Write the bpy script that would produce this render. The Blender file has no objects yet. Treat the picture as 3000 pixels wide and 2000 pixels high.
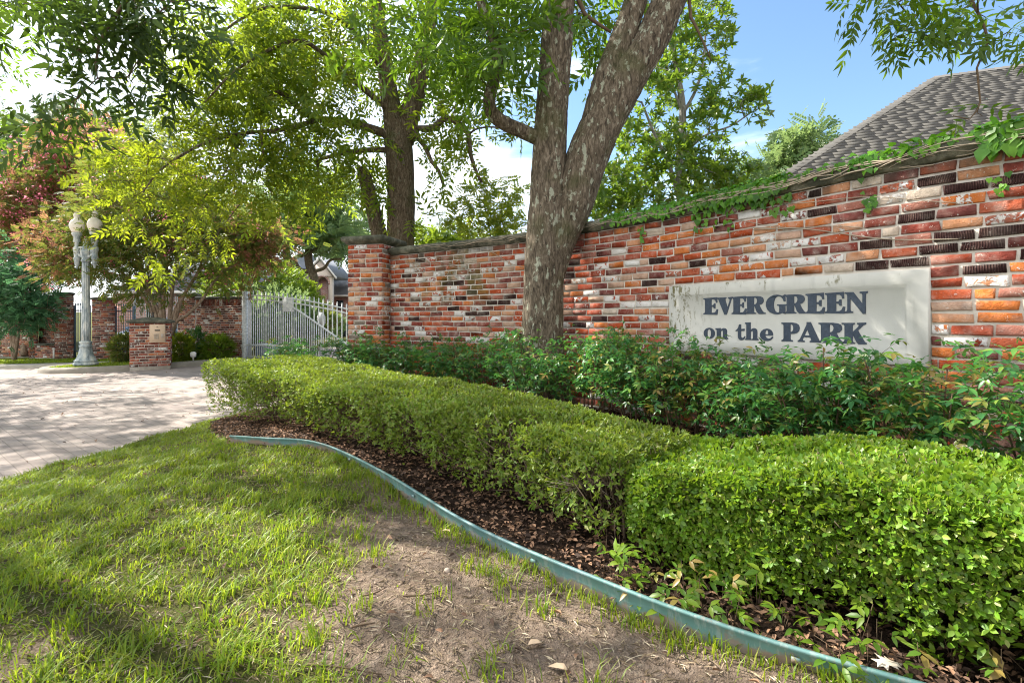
import bpy, math, random
import numpy as np
from mathutils import Vector

rng = np.random.default_rng(11)
random.seed(5)
R = math.radians
EYE = 0.95                      # eye height above the lawn
F = 1500.0                      # focal length in photo pixels (3000 px wide)
HX, HY = 1500.0, 936.0          # horizon point in the photo

# ------------------------------------------------------------------ camera, sky, sun
sc = bpy.context.scene
cam_d = bpy.data.cameras.new("camera")
cam_d.sensor_width = 36.0
cam_d.lens = 18.0
cam_d.shift_y = -(1000.0 - HY) / 3000.0
cam_d.clip_start = 0.05
cam_d.clip_end = 3000.0
cam = bpy.data.objects.new("camera", cam_d)
cam.location = (0, 0, EYE)
cam.rotation_euler = (R(90), 0, 0)
sc.collection.objects.link(cam)
sc.camera = cam

SUN_AZ, SUN_EL = R(-62), R(44)   # azimuth from +Y towards +X
S = Vector((math.sin(SUN_AZ) * math.cos(SUN_EL), math.cos(SUN_AZ) * math.cos(SUN_EL), math.sin(SUN_EL)))
world = bpy.data.worlds.new("World")
sc.world = world
world.use_nodes = True
wn, wl = world.node_tree.nodes, world.node_tree.links
wn.clear()
w_out = wn.new("ShaderNodeOutputWorld")
w_bg = wn.new("ShaderNodeBackground")
w_bg.inputs[1].default_value = 0.085
sky = wn.new("ShaderNodeTexSky")
sky.sky_type = 'NISHITA'
sky.sun_disc = False
sky.sun_elevation = SUN_EL
sky.sun_rotation = SUN_AZ
sky.air_density = 1.3
sky.dust_density = 0.4
sky.ozone_density = 5.0
w_tc = wn.new("ShaderNodeTexCoord")
w_map = wn.new("ShaderNodeMapping")
w_map.inputs['Scale'].default_value = (1.0, 1.0, 3.2)
w_n = wn.new("ShaderNodeTexNoise")
w_n.inputs['Scale'].default_value = 2.1
w_n.inputs['Detail'].default_value = 7.0
w_n.inputs['Roughness'].default_value = 0.55
w_n.inputs['Distortion'].default_value = 0.6
# clouds are thicker low in the sky and on the sunny side
w_dot = wn.new("ShaderNodeVectorMath"); w_dot.operation = 'DOT_PRODUCT'
w_dot.inputs[1].default_value = (-0.80, 0.42, -0.30)
w_mr0 = wn.new("ShaderNodeMapRange")
w_mr0.inputs['From Min'].default_value = -0.35; w_mr0.inputs['From Max'].default_value = 0.75
w_mr0.inputs['To Min'].default_value = -0.22; w_mr0.inputs['To Max'].default_value = 0.24
w_add = wn.new("ShaderNodeMath"); w_add.operation = 'ADD'
# unseen bright cloud added behind the camera as fill light for the shade
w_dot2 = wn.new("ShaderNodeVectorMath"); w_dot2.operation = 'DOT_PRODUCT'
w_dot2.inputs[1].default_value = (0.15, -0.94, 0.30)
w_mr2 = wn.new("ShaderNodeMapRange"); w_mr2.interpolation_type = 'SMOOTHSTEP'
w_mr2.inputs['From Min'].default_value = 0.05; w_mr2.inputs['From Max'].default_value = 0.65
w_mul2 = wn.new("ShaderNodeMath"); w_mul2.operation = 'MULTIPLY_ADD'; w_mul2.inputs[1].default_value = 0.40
w_cc = wn.new("ShaderNodeMix"); w_cc.data_type = 'RGBA'
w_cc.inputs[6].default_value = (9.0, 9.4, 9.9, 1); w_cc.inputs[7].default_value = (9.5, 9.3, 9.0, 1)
w_mr = wn.new("ShaderNodeMapRange"); w_mr.interpolation_type = 'SMOOTHSTEP'
w_mr.inputs['From Min'].default_value = 0.46; w_mr.inputs['From Max'].default_value = 0.70
w_mr.inputs['To Max'].default_value = 0.85
w_mix = wn.new("ShaderNodeMix"); w_mix.data_type = 'RGBA'
wl.new(w_tc.outputs['Generated'], w_map.inputs[0])
wl.new(w_map.outputs[0], w_n.inputs['Vector'])
wl.new(w_tc.outputs['Generated'], w_dot.inputs[0])
wl.new(w_dot.outputs['Value'], w_mr0.inputs[0])
wl.new(w_n.outputs['Fac'], w_add.inputs[0])
wl.new(w_mr0.outputs[0], w_add.inputs[1])
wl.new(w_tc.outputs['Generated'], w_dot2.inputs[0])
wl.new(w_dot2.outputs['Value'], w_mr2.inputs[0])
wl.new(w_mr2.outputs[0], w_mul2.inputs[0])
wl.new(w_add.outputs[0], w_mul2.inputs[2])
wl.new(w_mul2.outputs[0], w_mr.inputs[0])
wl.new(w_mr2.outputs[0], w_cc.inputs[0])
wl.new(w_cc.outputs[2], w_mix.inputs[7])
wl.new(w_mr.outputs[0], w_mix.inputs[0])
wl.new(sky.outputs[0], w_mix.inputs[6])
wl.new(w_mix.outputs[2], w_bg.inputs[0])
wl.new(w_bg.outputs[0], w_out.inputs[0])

sun_d = bpy.data.lights.new("sun", 'SUN')
sun_d.energy = 5.0
sun_d.angle = R(0.6)
sun_d.color = (1.0, 0.94, 0.84)
sun = bpy.data.objects.new("sun", sun_d)
sun.rotation_euler = S.to_track_quat('Z', 'Y').to_euler()
sc.collection.objects.link(sun)

sc.view_settings.view_transform = 'Standard'
sc.view_settings.look = 'None'
sc.view_settings.exposure = 1.65
sc.view_settings.gamma = 1.0
sc.cycles.max_bounces = 7
sc.cycles.diffuse_bounces = 4
sc.cycles.glossy_bounces = 2
sc.cycles.transmission_bounces = 5
sc.cycles.use_denoising = True
sc.cycles.filter_width = 1.1

# ------------------------------------------------------------------ helpers
def P(px, py, d):
    """a photo pixel at a given depth as a world point"""
    return np.array(((px - HX) / F * d, d, EYE + (HY - py) / F * d))

def proj(V):
    V = np.asarray(V)
    y = np.maximum(V[..., 1], 1e-3)
    return HX + V[..., 0] / y * F, HY - (V[..., 2] - EYE) / y * F

def link(o, parent=None):
    sc.collection.objects.link(o)
    if parent is not None:
        o.parent = parent
    return o

def tag(o, label=None, cat=None, group=None, kind=None):
    if label: o['label'] = label
    if cat: o['category'] = cat
    if group: o['group'] = group
    if kind: o['kind'] = kind
    return o

def thing(name, loc, label, cat, group=None):
    o = bpy.data.objects.new(name, None)
    o.location = loc
    link(o)
    return tag(o, label, cat, group)

def mesh_obj(name, V, loops, sizes, mat, parent=None, smooth=False, attrs=None, midx=None):
    """one mesh object out of numpy arrays; V in world space, moved into the parent's space"""
    V = np.asarray(V, dtype=np.float64)
    if parent is not None:
        off = np.array(parent.location)
        p = parent.parent
        while p is not None:
            off = off + np.array(p.location); p = p.parent
        V = V - off
    loops = np.asarray(loops, dtype=np.int32).ravel()
    sizes = np.asarray(sizes, dtype=np.int32)
    me = bpy.data.meshes.new(name)
    me.vertices.add(len(V)); me.vertices.foreach_set('co', V.astype(np.float32).ravel())
    me.loops.add(len(loops)); me.loops.foreach_set('vertex_index', loops)
    me.polygons.add(len(sizes))
    st = np.zeros(len(sizes), dtype=np.int32); st[1:] = np.cumsum(sizes)[:-1]
    me.polygons.foreach_set('loop_start', st)
    if smooth:
        me.polygons.foreach_set('use_smooth', np.ones(len(sizes), dtype=bool))
    mats = mat if isinstance(mat, (list, tuple)) else [mat]
    for m in mats: me.materials.append(m)
    if midx is not None:
        me.polygons.foreach_set('material_index', np.asarray(midx, dtype=np.int32))
    if attrs:
        for k, (dom, a) in attrs.items():
            at = me.attributes.new(k, 'FLOAT', dom)
            at.data.foreach_set('value', np.asarray(a, dtype=np.float32))
    me.update(calc_edges=True)
    me.validate()
    o = bpy.data.objects.new(name, me)
    return link(o, parent)

class MB:
    """collects shapes into one mesh"""
    def __init__(s): s.V = []; s.L = []; s.S = []; s.n = 0; s.A = []
    def add(s, V, faces, a=0.0):
        V = np.asarray(V, dtype=float)
        for f in faces:
            s.L.extend([i + s.n for i in f]); s.S.append(len(f)); s.A.append(a)
        s.V.append(V); s.n += len(V)
    def box(s, c, size, rz=0.0, bev=0.0, a=0.0):
        cx, cy, cz = c; hx, hy, hz = [v / 2 for v in size]
        ca, sa = math.cos(rz), math.sin(rz)
        def T(x, y, z): return (cx + x * ca - y * sa, cy + x * sa + y * ca, cz + z)
        if bev <= 0:
            v = [T(x, y, z) for z in (-hz, hz) for x, y in ((-hx, -hy), (hx, -hy), (hx, hy), (-hx, hy))]
            s.add(v, [(3, 2, 1, 0), (4, 5, 6, 7), (0, 1, 5, 4), (1, 2, 6, 5), (2, 3, 7, 6), (3, 0, 4, 7)], a)
        else:
            b = bev
            v = []
            for z, i in ((-hz, b), (-hz + b, 0), (hz - b, 0), (hz, b)):
                for x, y in ((-hx + b, -hy + i), (hx - b, -hy + i), (hx - i, -hy + b), (hx - i, hy - b), (hx - b, hy - i), (-hx + b, hy - i), (-hx + i, hy - b), (-hx + i, -hy + b)):
                    v.append(T(x, y, z))
            f = [tuple(range(7, -1, -1)), tuple(range(24, 32))]
            for k in range(3):
                for j in range(8):
                    f.append((k * 8 + j, k * 8 + (j + 1) % 8, k * 8 + 8 + (j + 1) % 8, k * 8 + 8 + j))
            s.add(v, f, a)
    def lathe(s, c, prof, n=20, flute=0, fd=0.0, a=0.0):
        """profile of (r, z) turned about the vertical through c"""
        v = []
        for r, z in prof:
            for k in range(n):
                t = 2 * math.pi * k / n
                rr = r
                if flute and r > 0: rr = r * (1 - fd * (0.5 + 0.5 * math.cos(flute * t)))
                v.append((c[0] + rr * math.cos(t), c[1] + rr * math.sin(t), c[2] + z))
        f = []
        m = len(prof)
        for i in range(m - 1):
            for k in range(n):
                f.append((i * n + k, i * n + (k + 1) % n, (i + 1) * n + (k + 1) % n, (i + 1) * n + k))
        f.append(tuple(range(n - 1, -1, -1))); f.append(tuple(range((m - 1) * n, m * n)))
        s.add(v, f, a)
    def tube(s, pts, rad, n=8, a=0.0):
        V, fc = tube_arrays(np.asarray(pts, float), np.asarray(rad, float) if np.ndim(rad) else np.full(len(pts), float(rad)), n)
        s.add(V, fc, a)
    def prism(s, poly, z0, z1, a=0.0):
        n = len(poly)
        v = [(x, y, z0) for x, y in poly] + [(x, y, z1) for x, y in poly]
        f = [tuple(range(n - 1, -1, -1)), tuple(range(n, 2 * n))]
        f += [(k, (k + 1) % n, n + (k + 1) % n, n + k) for k in range(n)]
        s.add(v, f, a)
    def build(s, name, mat, parent=None, smooth=False, attr=None):
        V = np.concatenate(s.V)
        at = {attr: ('FACE', s.A)} if attr else None
        return mesh_obj(name, V, s.L, s.S, mat, parent, smooth, at)

def frames(pts):
    """parallel transported frames along a polyline"""
    n = len(pts)
    t = np.zeros_like(pts)
    t[1:-1] = pts[2:] - pts[:-2]; t[0] = pts[1] - pts[0]; t[-1] = pts[-1] - pts[-2]
    t /= np.maximum(np.linalg.norm(t, axis=1, keepdims=True), 1e-9)
    u = np.zeros_like(pts)
    a = np.array((1.0, 0, 0)) if abs(t[0][0]) < 0.8 else np.array((0, 1.0, 0))
    u[0] = a - t[0] * a.dot(t[0]); u[0] /= np.linalg.norm(u[0])
    for i in range(1, n):
        w = u[i - 1] - t[i] * u[i - 1].dot(t[i]); u[i] = w / max(np.linalg.norm(w), 1e-9)
    return t, u, np.cross(t, u)

def tube_arrays(pts, rad, n):
    t, u, w = frames(pts)
    ang = np.linspace(0, 2 * math.pi, n, endpoint=False)
    V = pts[:, None, :] + rad[:, None, None] * (u[:, None, :] * np.cos(ang)[None, :, None] + w[:, None, :] * np.sin(ang)[None, :, None])
    m = len(pts)
    f = [(i * n + k, i * n + (k + 1) % n, (i + 1) * n + (k + 1) % n, (i + 1) * n + k) for i in range(m - 1) for k in range(n)]
    f.append(tuple(range(n - 1, -1, -1))); f.append(tuple(range((m - 1) * n, m * n)))
    return V.reshape(-1, 3), f

def catmull(pts, step=0.1):
    pts = np.asarray(pts, float)
    q = np.vstack([2 * pts[0] - pts[1], pts, 2 * pts[-1] - pts[-2]])
    out = []
    for i in range(1, len(q) - 2):
        p0, p1, p2, p3 = q[i - 1], q[i], q[i + 1], q[i + 2]
        m = max(2, int(np.linalg.norm(p2 - p1) / step))
        for k in range(m):
            s = k / m
            out.append(0.5 * ((2 * p1) + (-p0 + p2) * s + (2 * p0 - 5 * p1 + 4 * p2 - p3) * s * s + (-p0 + 3 * p1 - 3 * p2 + p3) * s ** 3))
    out.append(q[-2])
    return np.array(out)

def vnoise(x, y, seed=0):
    """smooth value noise on arrays"""
    x = np.asarray(x, float); y = np.asarray(y, float)
    xi = np.floor(x).astype(np.int64); yi = np.floor(y).astype(np.int64)
    fx = x - xi; fy = y - yi
    fx = fx * fx * (3 - 2 * fx); fy = fy * fy * (3 - 2 * fy)
    def h(a, b):
        n = (a * 374761393 + b * 668265263 + seed * 144665) & 0x7fffffff
        n = ((n ^ (n >> 13)) * 1274126177) & 0x7fffffff
        return ((n ^ (n >> 16)) & 0xffff) / 65535.0
    return (h(xi, yi) * (1 - fx) + h(xi + 1, yi) * fx) * (1 - fy) + (h(xi, yi + 1) * (1 - fx) + h(xi + 1, yi + 1) * fx) * fy

def fbm(x, y, seed=0, o=3):
    s = 0; a = 0.5; t = 0
    for k in range(o):
        s = s + a * vnoise(x * 2 ** k, y * 2 ** k, seed + k); t += a; a *= 0.5
    return s / t

# ------------------------------------------------------------------ materials
class NT:
    def __init__(s, name):
        s.m = bpy.data.materials.new(name); s.m.use_nodes = True
        s.t = s.m.node_tree; s.t.nodes.clear()
        s.out = s.t.nodes.new('ShaderNodeOutputMaterial')
    def n(s, typ, **kw):
        nd = s.t.nodes.new('ShaderNode' + typ)
        for k, v in kw.items():
            if k in nd.inputs.keys(): 
                s.put(nd.inputs[k], v)
            else: setattr(nd, k, v)
        return nd
    def put(s, sock, v):
        if isinstance(v, bpy.types.NodeSocket): s.t.links.new(v, sock)
        else: sock.default_value = v
    def math(s, op, a, b=0.0, c=0.0):
        nd = s.t.nodes.new('ShaderNodeMath'); nd.operation = op
        s.put(nd.inputs[0], a); s.put(nd.inputs[1], b); s.put(nd.inputs[2], c)
        return nd.outputs[0]
    def mix(s, f, a, b, blend='MIX'):
        nd = s.t.nodes.new('ShaderNodeMix'); nd.data_type = 'RGBA'; nd.blend_type = blend
        s.put(nd.inputs[0], f); s.put(nd.inputs[6], col(a)); s.put(nd.inputs[7], col(b))
        return nd.outputs[2]
    def noise(s, vec=None, scale=5.0, detail=4.0, rough=0.55, dist=0.0):
        nd = s.n('TexNoise', Scale=scale, Detail=detail, Roughness=rough, Distortion=dist)
        if vec is not None: s.put(nd.inputs['Vector'], vec)
        return nd.outputs['Fac']
    def ramp(s, f, stops, interp='LINEAR'):
        nd = s.t.nodes.new('ShaderNodeValToRGB'); cr = nd.color_ramp; cr.interpolation = interp
        while len(cr.elements) > 1: cr.elements.remove(cr.elements[-1])
        cr.elements[0].position = stops[0][0]; cr.elements[0].color = col(stops[0][1])
        for p, c in stops[1:]:
            e = cr.elements.new(p); e.color = col(c)
        s.put(nd.inputs[0], f)
        return nd.outputs[0]
    def smooth(s, f, a, b, lo=0.0, hi=1.0):
        nd = s.t.nodes.new('ShaderNodeMapRange'); nd.interpolation_type = 'SMOOTHSTEP'
        s.put(nd.inputs[0], f)
        for i, v in ((1, a), (2, b), (3, lo), (4, hi)): s.put(nd.inputs[i], v)
        return nd.outputs[0]
    def mapping(s, vec, scale=(1, 1, 1), loc=(0, 0, 0), rot=(0, 0, 0)):
        nd = s.t.nodes.new('ShaderNodeMapping')
        s.put(nd.inputs[0], vec); nd.inputs[1].default_value = loc; nd.inputs[2].default_value = rot; nd.inputs[3].default_value = scale
        return nd.outputs[0]
    def pos(s): return s.n('NewGeometry').outputs['Position']
    def attr(s, name):
        nd = s.t.nodes.new('ShaderNodeAttribute'); nd.attribute_name = name
        return nd.outputs['Fac']
    def bump(s, h, strength=0.5, dist=0.02):
        nd = s.t.nodes.new('ShaderNodeBump'); nd.inputs['Strength'].default_value = strength; nd.inputs['Distance'].default_value = dist
        s.put(nd.inputs['Height'], h)
        return nd.outputs[0]
    def done(s, base, rough=0.7, normal=None, spec=0.3, metal=0.0, trans=None, tfac=0.0, emit=None):
        b = s.t.nodes.new('ShaderNodeBsdfPrincipled')
        s.put(b.inputs['Base Color'], col(base)); s.put(b.inputs['Roughness'], rough)
        b.inputs['Specular IOR Level'].default_value = spec; b.inputs['Metallic'].default_value = metal
        if normal is not None: s.put(b.inputs['Normal'], normal)
        sh = b.outputs[0]
        if trans is not None:
            t = s.t.nodes.new('ShaderNodeBsdfTranslucent'); s.put(t.inputs[0], col(trans))
            mx = s.t.nodes.new('ShaderNodeMixShader'); s.put(mx.inputs[0], tfac)
            s.t.links.new(sh, mx.inputs[1]); s.t.links.new(t.outputs[0], mx.inputs[2]); sh = mx.outputs[0]
        s.t.links.new(sh, s.out.inputs[0])
        return s.m

def col(c):
    if isinstance(c, bpy.types.NodeSocket): return c
    if isinstance(c, (int, float)): return (c, c, c, 1)
    return (c[0], c[1], c[2], 1)

def leaf_mat(name, cols, tcol, tfac=0.42, rough=0.42, clump=0.8, spec=0.35, vmin=0.7, vmax=1.25):
    t = NT(name)
    rnd = t.n('NewGeometry').outputs['Random Per Island']
    k = len(cols)
    base = t.ramp(rnd, [((i + 0.5) / k, c) for i, c in enumerate(cols)])
    v = t.smooth(t.noise(t.pos(), clump, 2.0), 0.3, 0.7, vmin, vmax)
    base = t.mix(1.0, base, t.n('CombineColor', Red=v, Green=v, Blue=v).outputs[0], 'MULTIPLY')
    tr = t.mix(0.55, base, tcol)
    return t.done(base, rough, None, spec, 0.0, tr, tfac)

def simple(name, c, rough=0.7, spec=0.3, metal=0.0, var=0.12, scale=8.0, bump=0.0):
    t = NT(name)
    f = t.noise(t.pos(), scale, 4.0)
    b = t.mix(f, [x * (1 - var) for x in c], [min(1, x * (1 + var)) for x in c])
    nm = t.bump(t.noise(t.pos(), scale * 6, 3.0), bump, 0.01) if bump else None
    return t.done(b, rough, nm, spec, metal)

M = {}
def brick_mat(name, palette, paint=0.0, moss=False, dark_top=None):
    t = NT(name)
    r1, r2 = t.attr('rnd'), t.attr('rnd2')
    p = t.pos()
    c = t.ramp(r1, palette, 'CONSTANT')
    n1 = t.noise(p, 30.0, 6.0, 0.65)
    c = t.mix(t.smooth(n1, 0.35, 0.7, 0.0, 0.35), c, t.mix(1.0, c, (0.55, 0.5, 0.5), 'MULTIPLY'))
    vo = t.n('VectorMath', operation='ADD'); t.put(vo.inputs[0], p); t.put(vo.inputs[1], t.n('CombineXYZ', X=t.math('MULTIPLY', r2, 37.0), Y=t.math('MULTIPLY', r2, 11.0), Z=r2).outputs[0])
    nb = t.noise(vo.outputs[0], 9.0, 6.0, 0.65)
    c = t.mix(t.smooth(nb, 0.44, 0.70, 0.0, 0.36), c, t.mix(0.5, c, (0.62, 0.42, 0.33)))
    c = t.mix(t.smooth(nb, 0.50, 0.32, 0.0, 0.5), c, t.mix(1.0, c, (0.45, 0.38, 0.38), 'MULTIPLY'))
    # old paint and lime left on the reclaimed bricks
    n2 = t.noise(p, 17.0, 6.0, 0.7, 0.4)
    f = t.math('ADD', n2, t.math('MULTIPLY', t.math('SUBTRACT', t.math('POWER', r2, 1.7), 0.5), 0.66))
    pm = t.math('MULTIPLY', t.smooth(f, 0.66 - paint, 0.71 - paint, 0.0, 0.93), t.math('LESS_THAN', r1, 0.935))
    c = t.mix(pm, c, t.mix(t.noise(p, 60.0, 3.0), (0.52, 0.50, 0.47), (0.80, 0.79, 0.77)))
    fl = t.smooth(t.math('ADD', t.noise(p, 75.0, 5.0, 0.7), t.math('MULTIPLY', t.noise(p, 13.0, 3.0), 0.35)), 0.80, 0.86, 0.0, 0.75)
    c = t.mix(fl, c, (0.62, 0.58, 0.53))
    n3 = t.noise(p, 9.0, 5.0, 0.6)
    c = t.mix(t.smooth(n3, 0.48, 0.72, 0.0, 0.42), c, (0.50, 0.42, 0.36))
    if moss:
        g = t.n('SeparateXYZ', Vector=p)
        reg = t.math('MULTIPLY', t.smooth(g.outputs[0], -1.7, -0.9, 0.0, 1.0), t.smooth(g.outputs[0], 0.1, -0.5, 0.0, 1.0))
        reg = t.math('MULTIPLY', reg, t.smooth(g.outputs[2], 0.9, 1.4, 0.0, 1.0))
        reg = t.math('MULTIPLY', reg, t.smooth(t.noise(p, 4.0, 5.0), 0.42, 0.62, 0.0, 0.85))
        c = t.mix(reg, c, (0.10, 0.085, 0.025))
        # darker streaks towards the coping
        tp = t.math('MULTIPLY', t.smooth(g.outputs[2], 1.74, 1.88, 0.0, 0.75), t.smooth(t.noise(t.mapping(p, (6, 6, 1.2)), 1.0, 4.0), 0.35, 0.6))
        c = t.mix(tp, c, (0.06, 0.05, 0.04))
    # combed (wire cut) face on the dark bricks
    cmb = t.math('MULTIPLY', t.math('GREATER_THAN', r1, 0.935), 1.0)
    u = t.attr('bu')
    w = t.math('SINE', t.math('ADD', t.math('MULTIPLY', u, 520.0), t.math('MULTIPLY', n1, 4.0)))
    h = t.math('ADD', t.math('MULTIPLY', t.noise(p, 140.0, 4.0), 0.5), t.math('MULTIPLY', n1, 0.8))
    h = t.math('ADD', h, t.math('MULTIPLY', t.math('MULTIPLY', w, cmb), 0.6))
    h = t.math('ADD', h, t.math('MULTIPLY', pm, 0.25))
    c = t.mix(t.math('MULTIPLY', cmb, t.smooth(w, 0.2, -0.5, 0.0, 0.5)), c, (0.02, 0.013, 0.013))
    return t.done(c, 0.86, t.bump(h, 1.0, 0.012), 0.04)

PAL = [(0.0, (0.43, 0.080, 0.028)), (0.20, (0.32, 0.066, 0.034)), (0.35, (0.22, 0.052, 0.038)), (0.43, (0.54, 0.165, 0.045)), (0.54, (0.38, 0.095, 0.048)),
       (0.62, (0.17, 0.055, 0.048)), (0.69, (0.52, 0.25, 0.13)), (0.755, (0.50, 0.33, 0.24)), (0.82, (0.33, 0.13, 0.095)), (0.90, (0.55, 0.46, 0.37)), (0.935, (0.085, 0.042, 0.040))]
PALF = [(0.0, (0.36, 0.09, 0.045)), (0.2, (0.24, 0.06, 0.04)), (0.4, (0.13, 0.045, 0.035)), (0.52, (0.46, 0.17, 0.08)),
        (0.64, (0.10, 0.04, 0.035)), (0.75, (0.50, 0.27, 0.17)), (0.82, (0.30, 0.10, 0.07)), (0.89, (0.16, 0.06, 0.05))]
M['brick'] = brick_mat('reclaimed_brick', PAL, 0.0, True)
M['brick_pier'] = brick_mat('reclaimed_brick_pier', PAL[:10], -0.04)
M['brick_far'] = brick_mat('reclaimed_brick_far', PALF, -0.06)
M['mortar'] = simple('mortar', (0.52, 0.475, 0.41), 0.95, 0.1, var=0.35, scale=14, bump=0.5)
def stone_mat():
    t = NT('weathered_coping'); p = t.pos()
    c = t.ramp(t.noise(p, 7.0, 6.0, 0.7), [(0.3, (0.035, 0.04, 0.03)), (0.5, (0.10, 0.10, 0.075)), (0.68, (0.24, 0.23, 0.18))])
    return t.done(c, 0.9, t.bump(t.noise(p, 40.0, 5.0), 0.6, 0.01), 0.2)
M['coping'] = stone_mat()
def sign_mat():
    t = NT('cast_stone'); p = t.pos()
    c = t.mix(t.noise(p, 6.0, 5.0), (0.45, 0.44, 0.40), (0.57, 0.56, 0.52))
    g = t.n('SeparateXYZ', Vector=p)
    # lichen that has grown at the left end and along the top edge
    sp = t.smooth(t.noise(t.mapping(p, (26, 26, 9)), 1.0, 6.0, 0.75), 0.51, 0.58)
    a = t.smooth(g.outputs[0], 1.75, 1.45, 0.0, 1.0)
    b = t.math('MULTIPLY', t.smooth(g.outputs[2], 1.13, 1.24), t.smooth(t.noise(p, 5.0, 2.0), 0.5, 0.62))
    c = t.mix(t.math('MULTIPLY', sp, t.math('MAXIMUM', a, b)), c, (0.13, 0.115, 0.045))
    c = t.mix(t.smooth(t.noise(t.mapping(p, (14, 14, 2)), 1.0, 4.0), 0.55, 0.75, 0.0, 0.3), c, (0.30, 0.30, 0.28))
    return t.done(c, 0.85, t.bump(t.noise(p, 160.0, 3.0), 0.25, 0.003), 0.2)
M['sign'] = sign_mat()
M['letter'] = simple('blue_grey_letter_paint', (0.055, 0.07, 0.095), 0.75, 0.2, var=0.45, scale=60, bump=0.2)
def bark_mat(name, c0, c1, c2, lichen=0.0, sc_=1.0):
    t = NT(name); p = t.pos()
    m = t.mapping(p, (34 * sc_, 34 * sc_, 9.0 * sc_))
    n = t.noise(m, 1.0, 6.0, 0.65, 1.2)
    c = t.ramp(n, [(0.32, c0), (0.5, c1), (0.68, c2)])
    if lichen:
        l = t.smooth(t.noise(t.mapping(p, (18, 18, 9)), 1.0, 4.0, 0.6), 0.57, 0.63, 0.0, lichen)
        c = t.mix(l, c, (0.38, 0.40, 0.31))
        l2 = t.smooth(t.noise(p, 2.2, 3.0), 0.5, 0.7, 0.0, 0.55)
        c = t.mix(l2, c, (0.075, 0.085, 0.03))
    return t.done(c, 0.9, t.bump(n, 1.0, 0.03), 0.15)
M['bark'] = bark_mat('pecan_bark', (0.028, 0.022, 0.017), (0.12, 0.095, 0.068), (0.25, 0.205, 0.155), 0.8)
M['bark2'] = bark_mat('dark_bark', (0.03, 0.022, 0.017), (0.12, 0.09, 0.065), (0.24, 0.19, 0.14), 0.2)
M['bark3'] = bark_mat('smooth_myrtle_bark', (0.13, 0.09, 0.065), (0.24, 0.175, 0.125), (0.38, 0.31, 0.25), 0.0, 0.6)
M['bark4'] = bark_mat('pale_magnolia_bark', (0.13, 0.125, 0.115), (0.25, 0.24, 0.22), (0.38, 0.37, 0.35), 0.0, 0.6)
M['hedge_twig'] = simple('hedge_twig', (0.20, 0.15, 0.105), 0.9, 0.1, var=0.4, scale=20)
M['twig'] = simple('twig', (0.10, 0.07, 0.045), 0.9, 0.1, var=0.4, scale=20)
M['dead_twig'] = simple('dead_twig', (0.36, 0.30, 0.23), 0.9, 0.1, var=0.2, scale=20)

M['pecan'] = leaf_mat('pecan_leaf', [(0.05, 0.11, 0.012), (0.075, 0.14, 0.014), (0.11, 0.17, 0.016), (0.17, 0.20, 0.018)], (0.46, 0.58, 0.025), 0.5, 0.45, vmin=0.7, vmax=1.25)
M['pecan_y'] = leaf_mat('sunny_pecan_leaf', [(0.045, 0.10, 0.012), (0.075, 0.14, 0.014), (0.12, 0.18, 0.016), (0.20, 0.22, 0.02)], (0.52, 0.60, 0.02), 0.52, 0.42)  # pecan leaf copy with the backlit yellow glow put into its colour
M['pecan_d'] = leaf_mat('green_pecan_leaf', [(0.035, 0.085, 0.012), (0.05, 0.115, 0.014), (0.075, 0.15, 0.016)], (0.32, 0.52, 0.02), 0.48, 0.42, vmin=0.7, vmax=1.25)
M['pecan_s'] = leaf_mat('shaded_pecan_leaf', [(0.022, 0.05, 0.010), (0.03, 0.065, 0.011), (0.045, 0.085, 0.012)], (0.14, 0.22, 0.02), 0.24, 0.6, spec=0.2)  # darker pecan leaf copy, silhouette shade put into its colour
M['myrtle'] = leaf_mat('crape_myrtle_leaf', [(0.04, 0.095, 0.018), (0.06, 0.12, 0.02), (0.095, 0.14, 0.022), (0.19, 0.12, 0.04)], (0.34, 0.38, 0.06), 0.45, 0.6, spec=0.2)
M['myrtle_r'] = leaf_mat('reddening_crape_myrtle_leaf', [(0.08, 0.11, 0.022), (0.17, 0.12, 0.04), (0.28, 0.12, 0.07), (0.36, 0.12, 0.10)], (0.55, 0.30, 0.14), 0.5, 0.6, spec=0.2)
M['myrtle_b'] = leaf_mat('blue_green_myrtle_leaf', [(0.03, 0.09, 0.045), (0.045, 0.125, 0.06), (0.065, 0.15, 0.06)], (0.16, 0.38, 0.14), 0.42, 0.6, spec=0.2)
M['flower'] = leaf_mat('pink_blossom', [(0.80, 0.17, 0.30), (0.85, 0.32, 0.42), (0.75, 0.10, 0.20)], (0.95, 0.4, 0.5), 0.5, 0.7, spec=0.1)
M['magnolia'] = leaf_mat('magnolia_leaf', [(0.04, 0.11, 0.018), (0.06, 0.14, 0.02), (0.085, 0.165, 0.022), (0.13, 0.17, 0.03)], (0.36, 0.52, 0.03), 0.46, 0.3, spec=0.45)
M['far_leaf'] = leaf_mat('far_tree_leaf', [(0.08, 0.15, 0.06), (0.10, 0.175, 0.065), (0.13, 0.19, 0.065)], (0.34, 0.46, 0.14), 0.5)
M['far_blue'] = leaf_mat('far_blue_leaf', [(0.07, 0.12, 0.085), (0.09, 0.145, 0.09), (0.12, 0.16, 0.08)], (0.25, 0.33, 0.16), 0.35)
M['shrub'] = leaf_mat('bright_shrub_leaf', [(0.07, 0.15, 0.014), (0.11, 0.20, 0.016), (0.16, 0.24, 0.02)], (0.38, 0.50, 0.03), 0.42)
M['hedge'] = leaf_mat('box_hedge_leaf', [(0.10, 0.175, 0.024), (0.135, 0.23, 0.024), (0.15, 0.225, 0.024), (0.20, 0.255, 0.035), (0.085, 0.13, 0.03), (0.19, 0.26, 0.035), (0.15, 0.25, 0.02), (0.21, 0.22, 0.06)], (0.42, 0.52, 0.03), 0.32, 0.45, 2.6, vmin=0.75)
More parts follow.
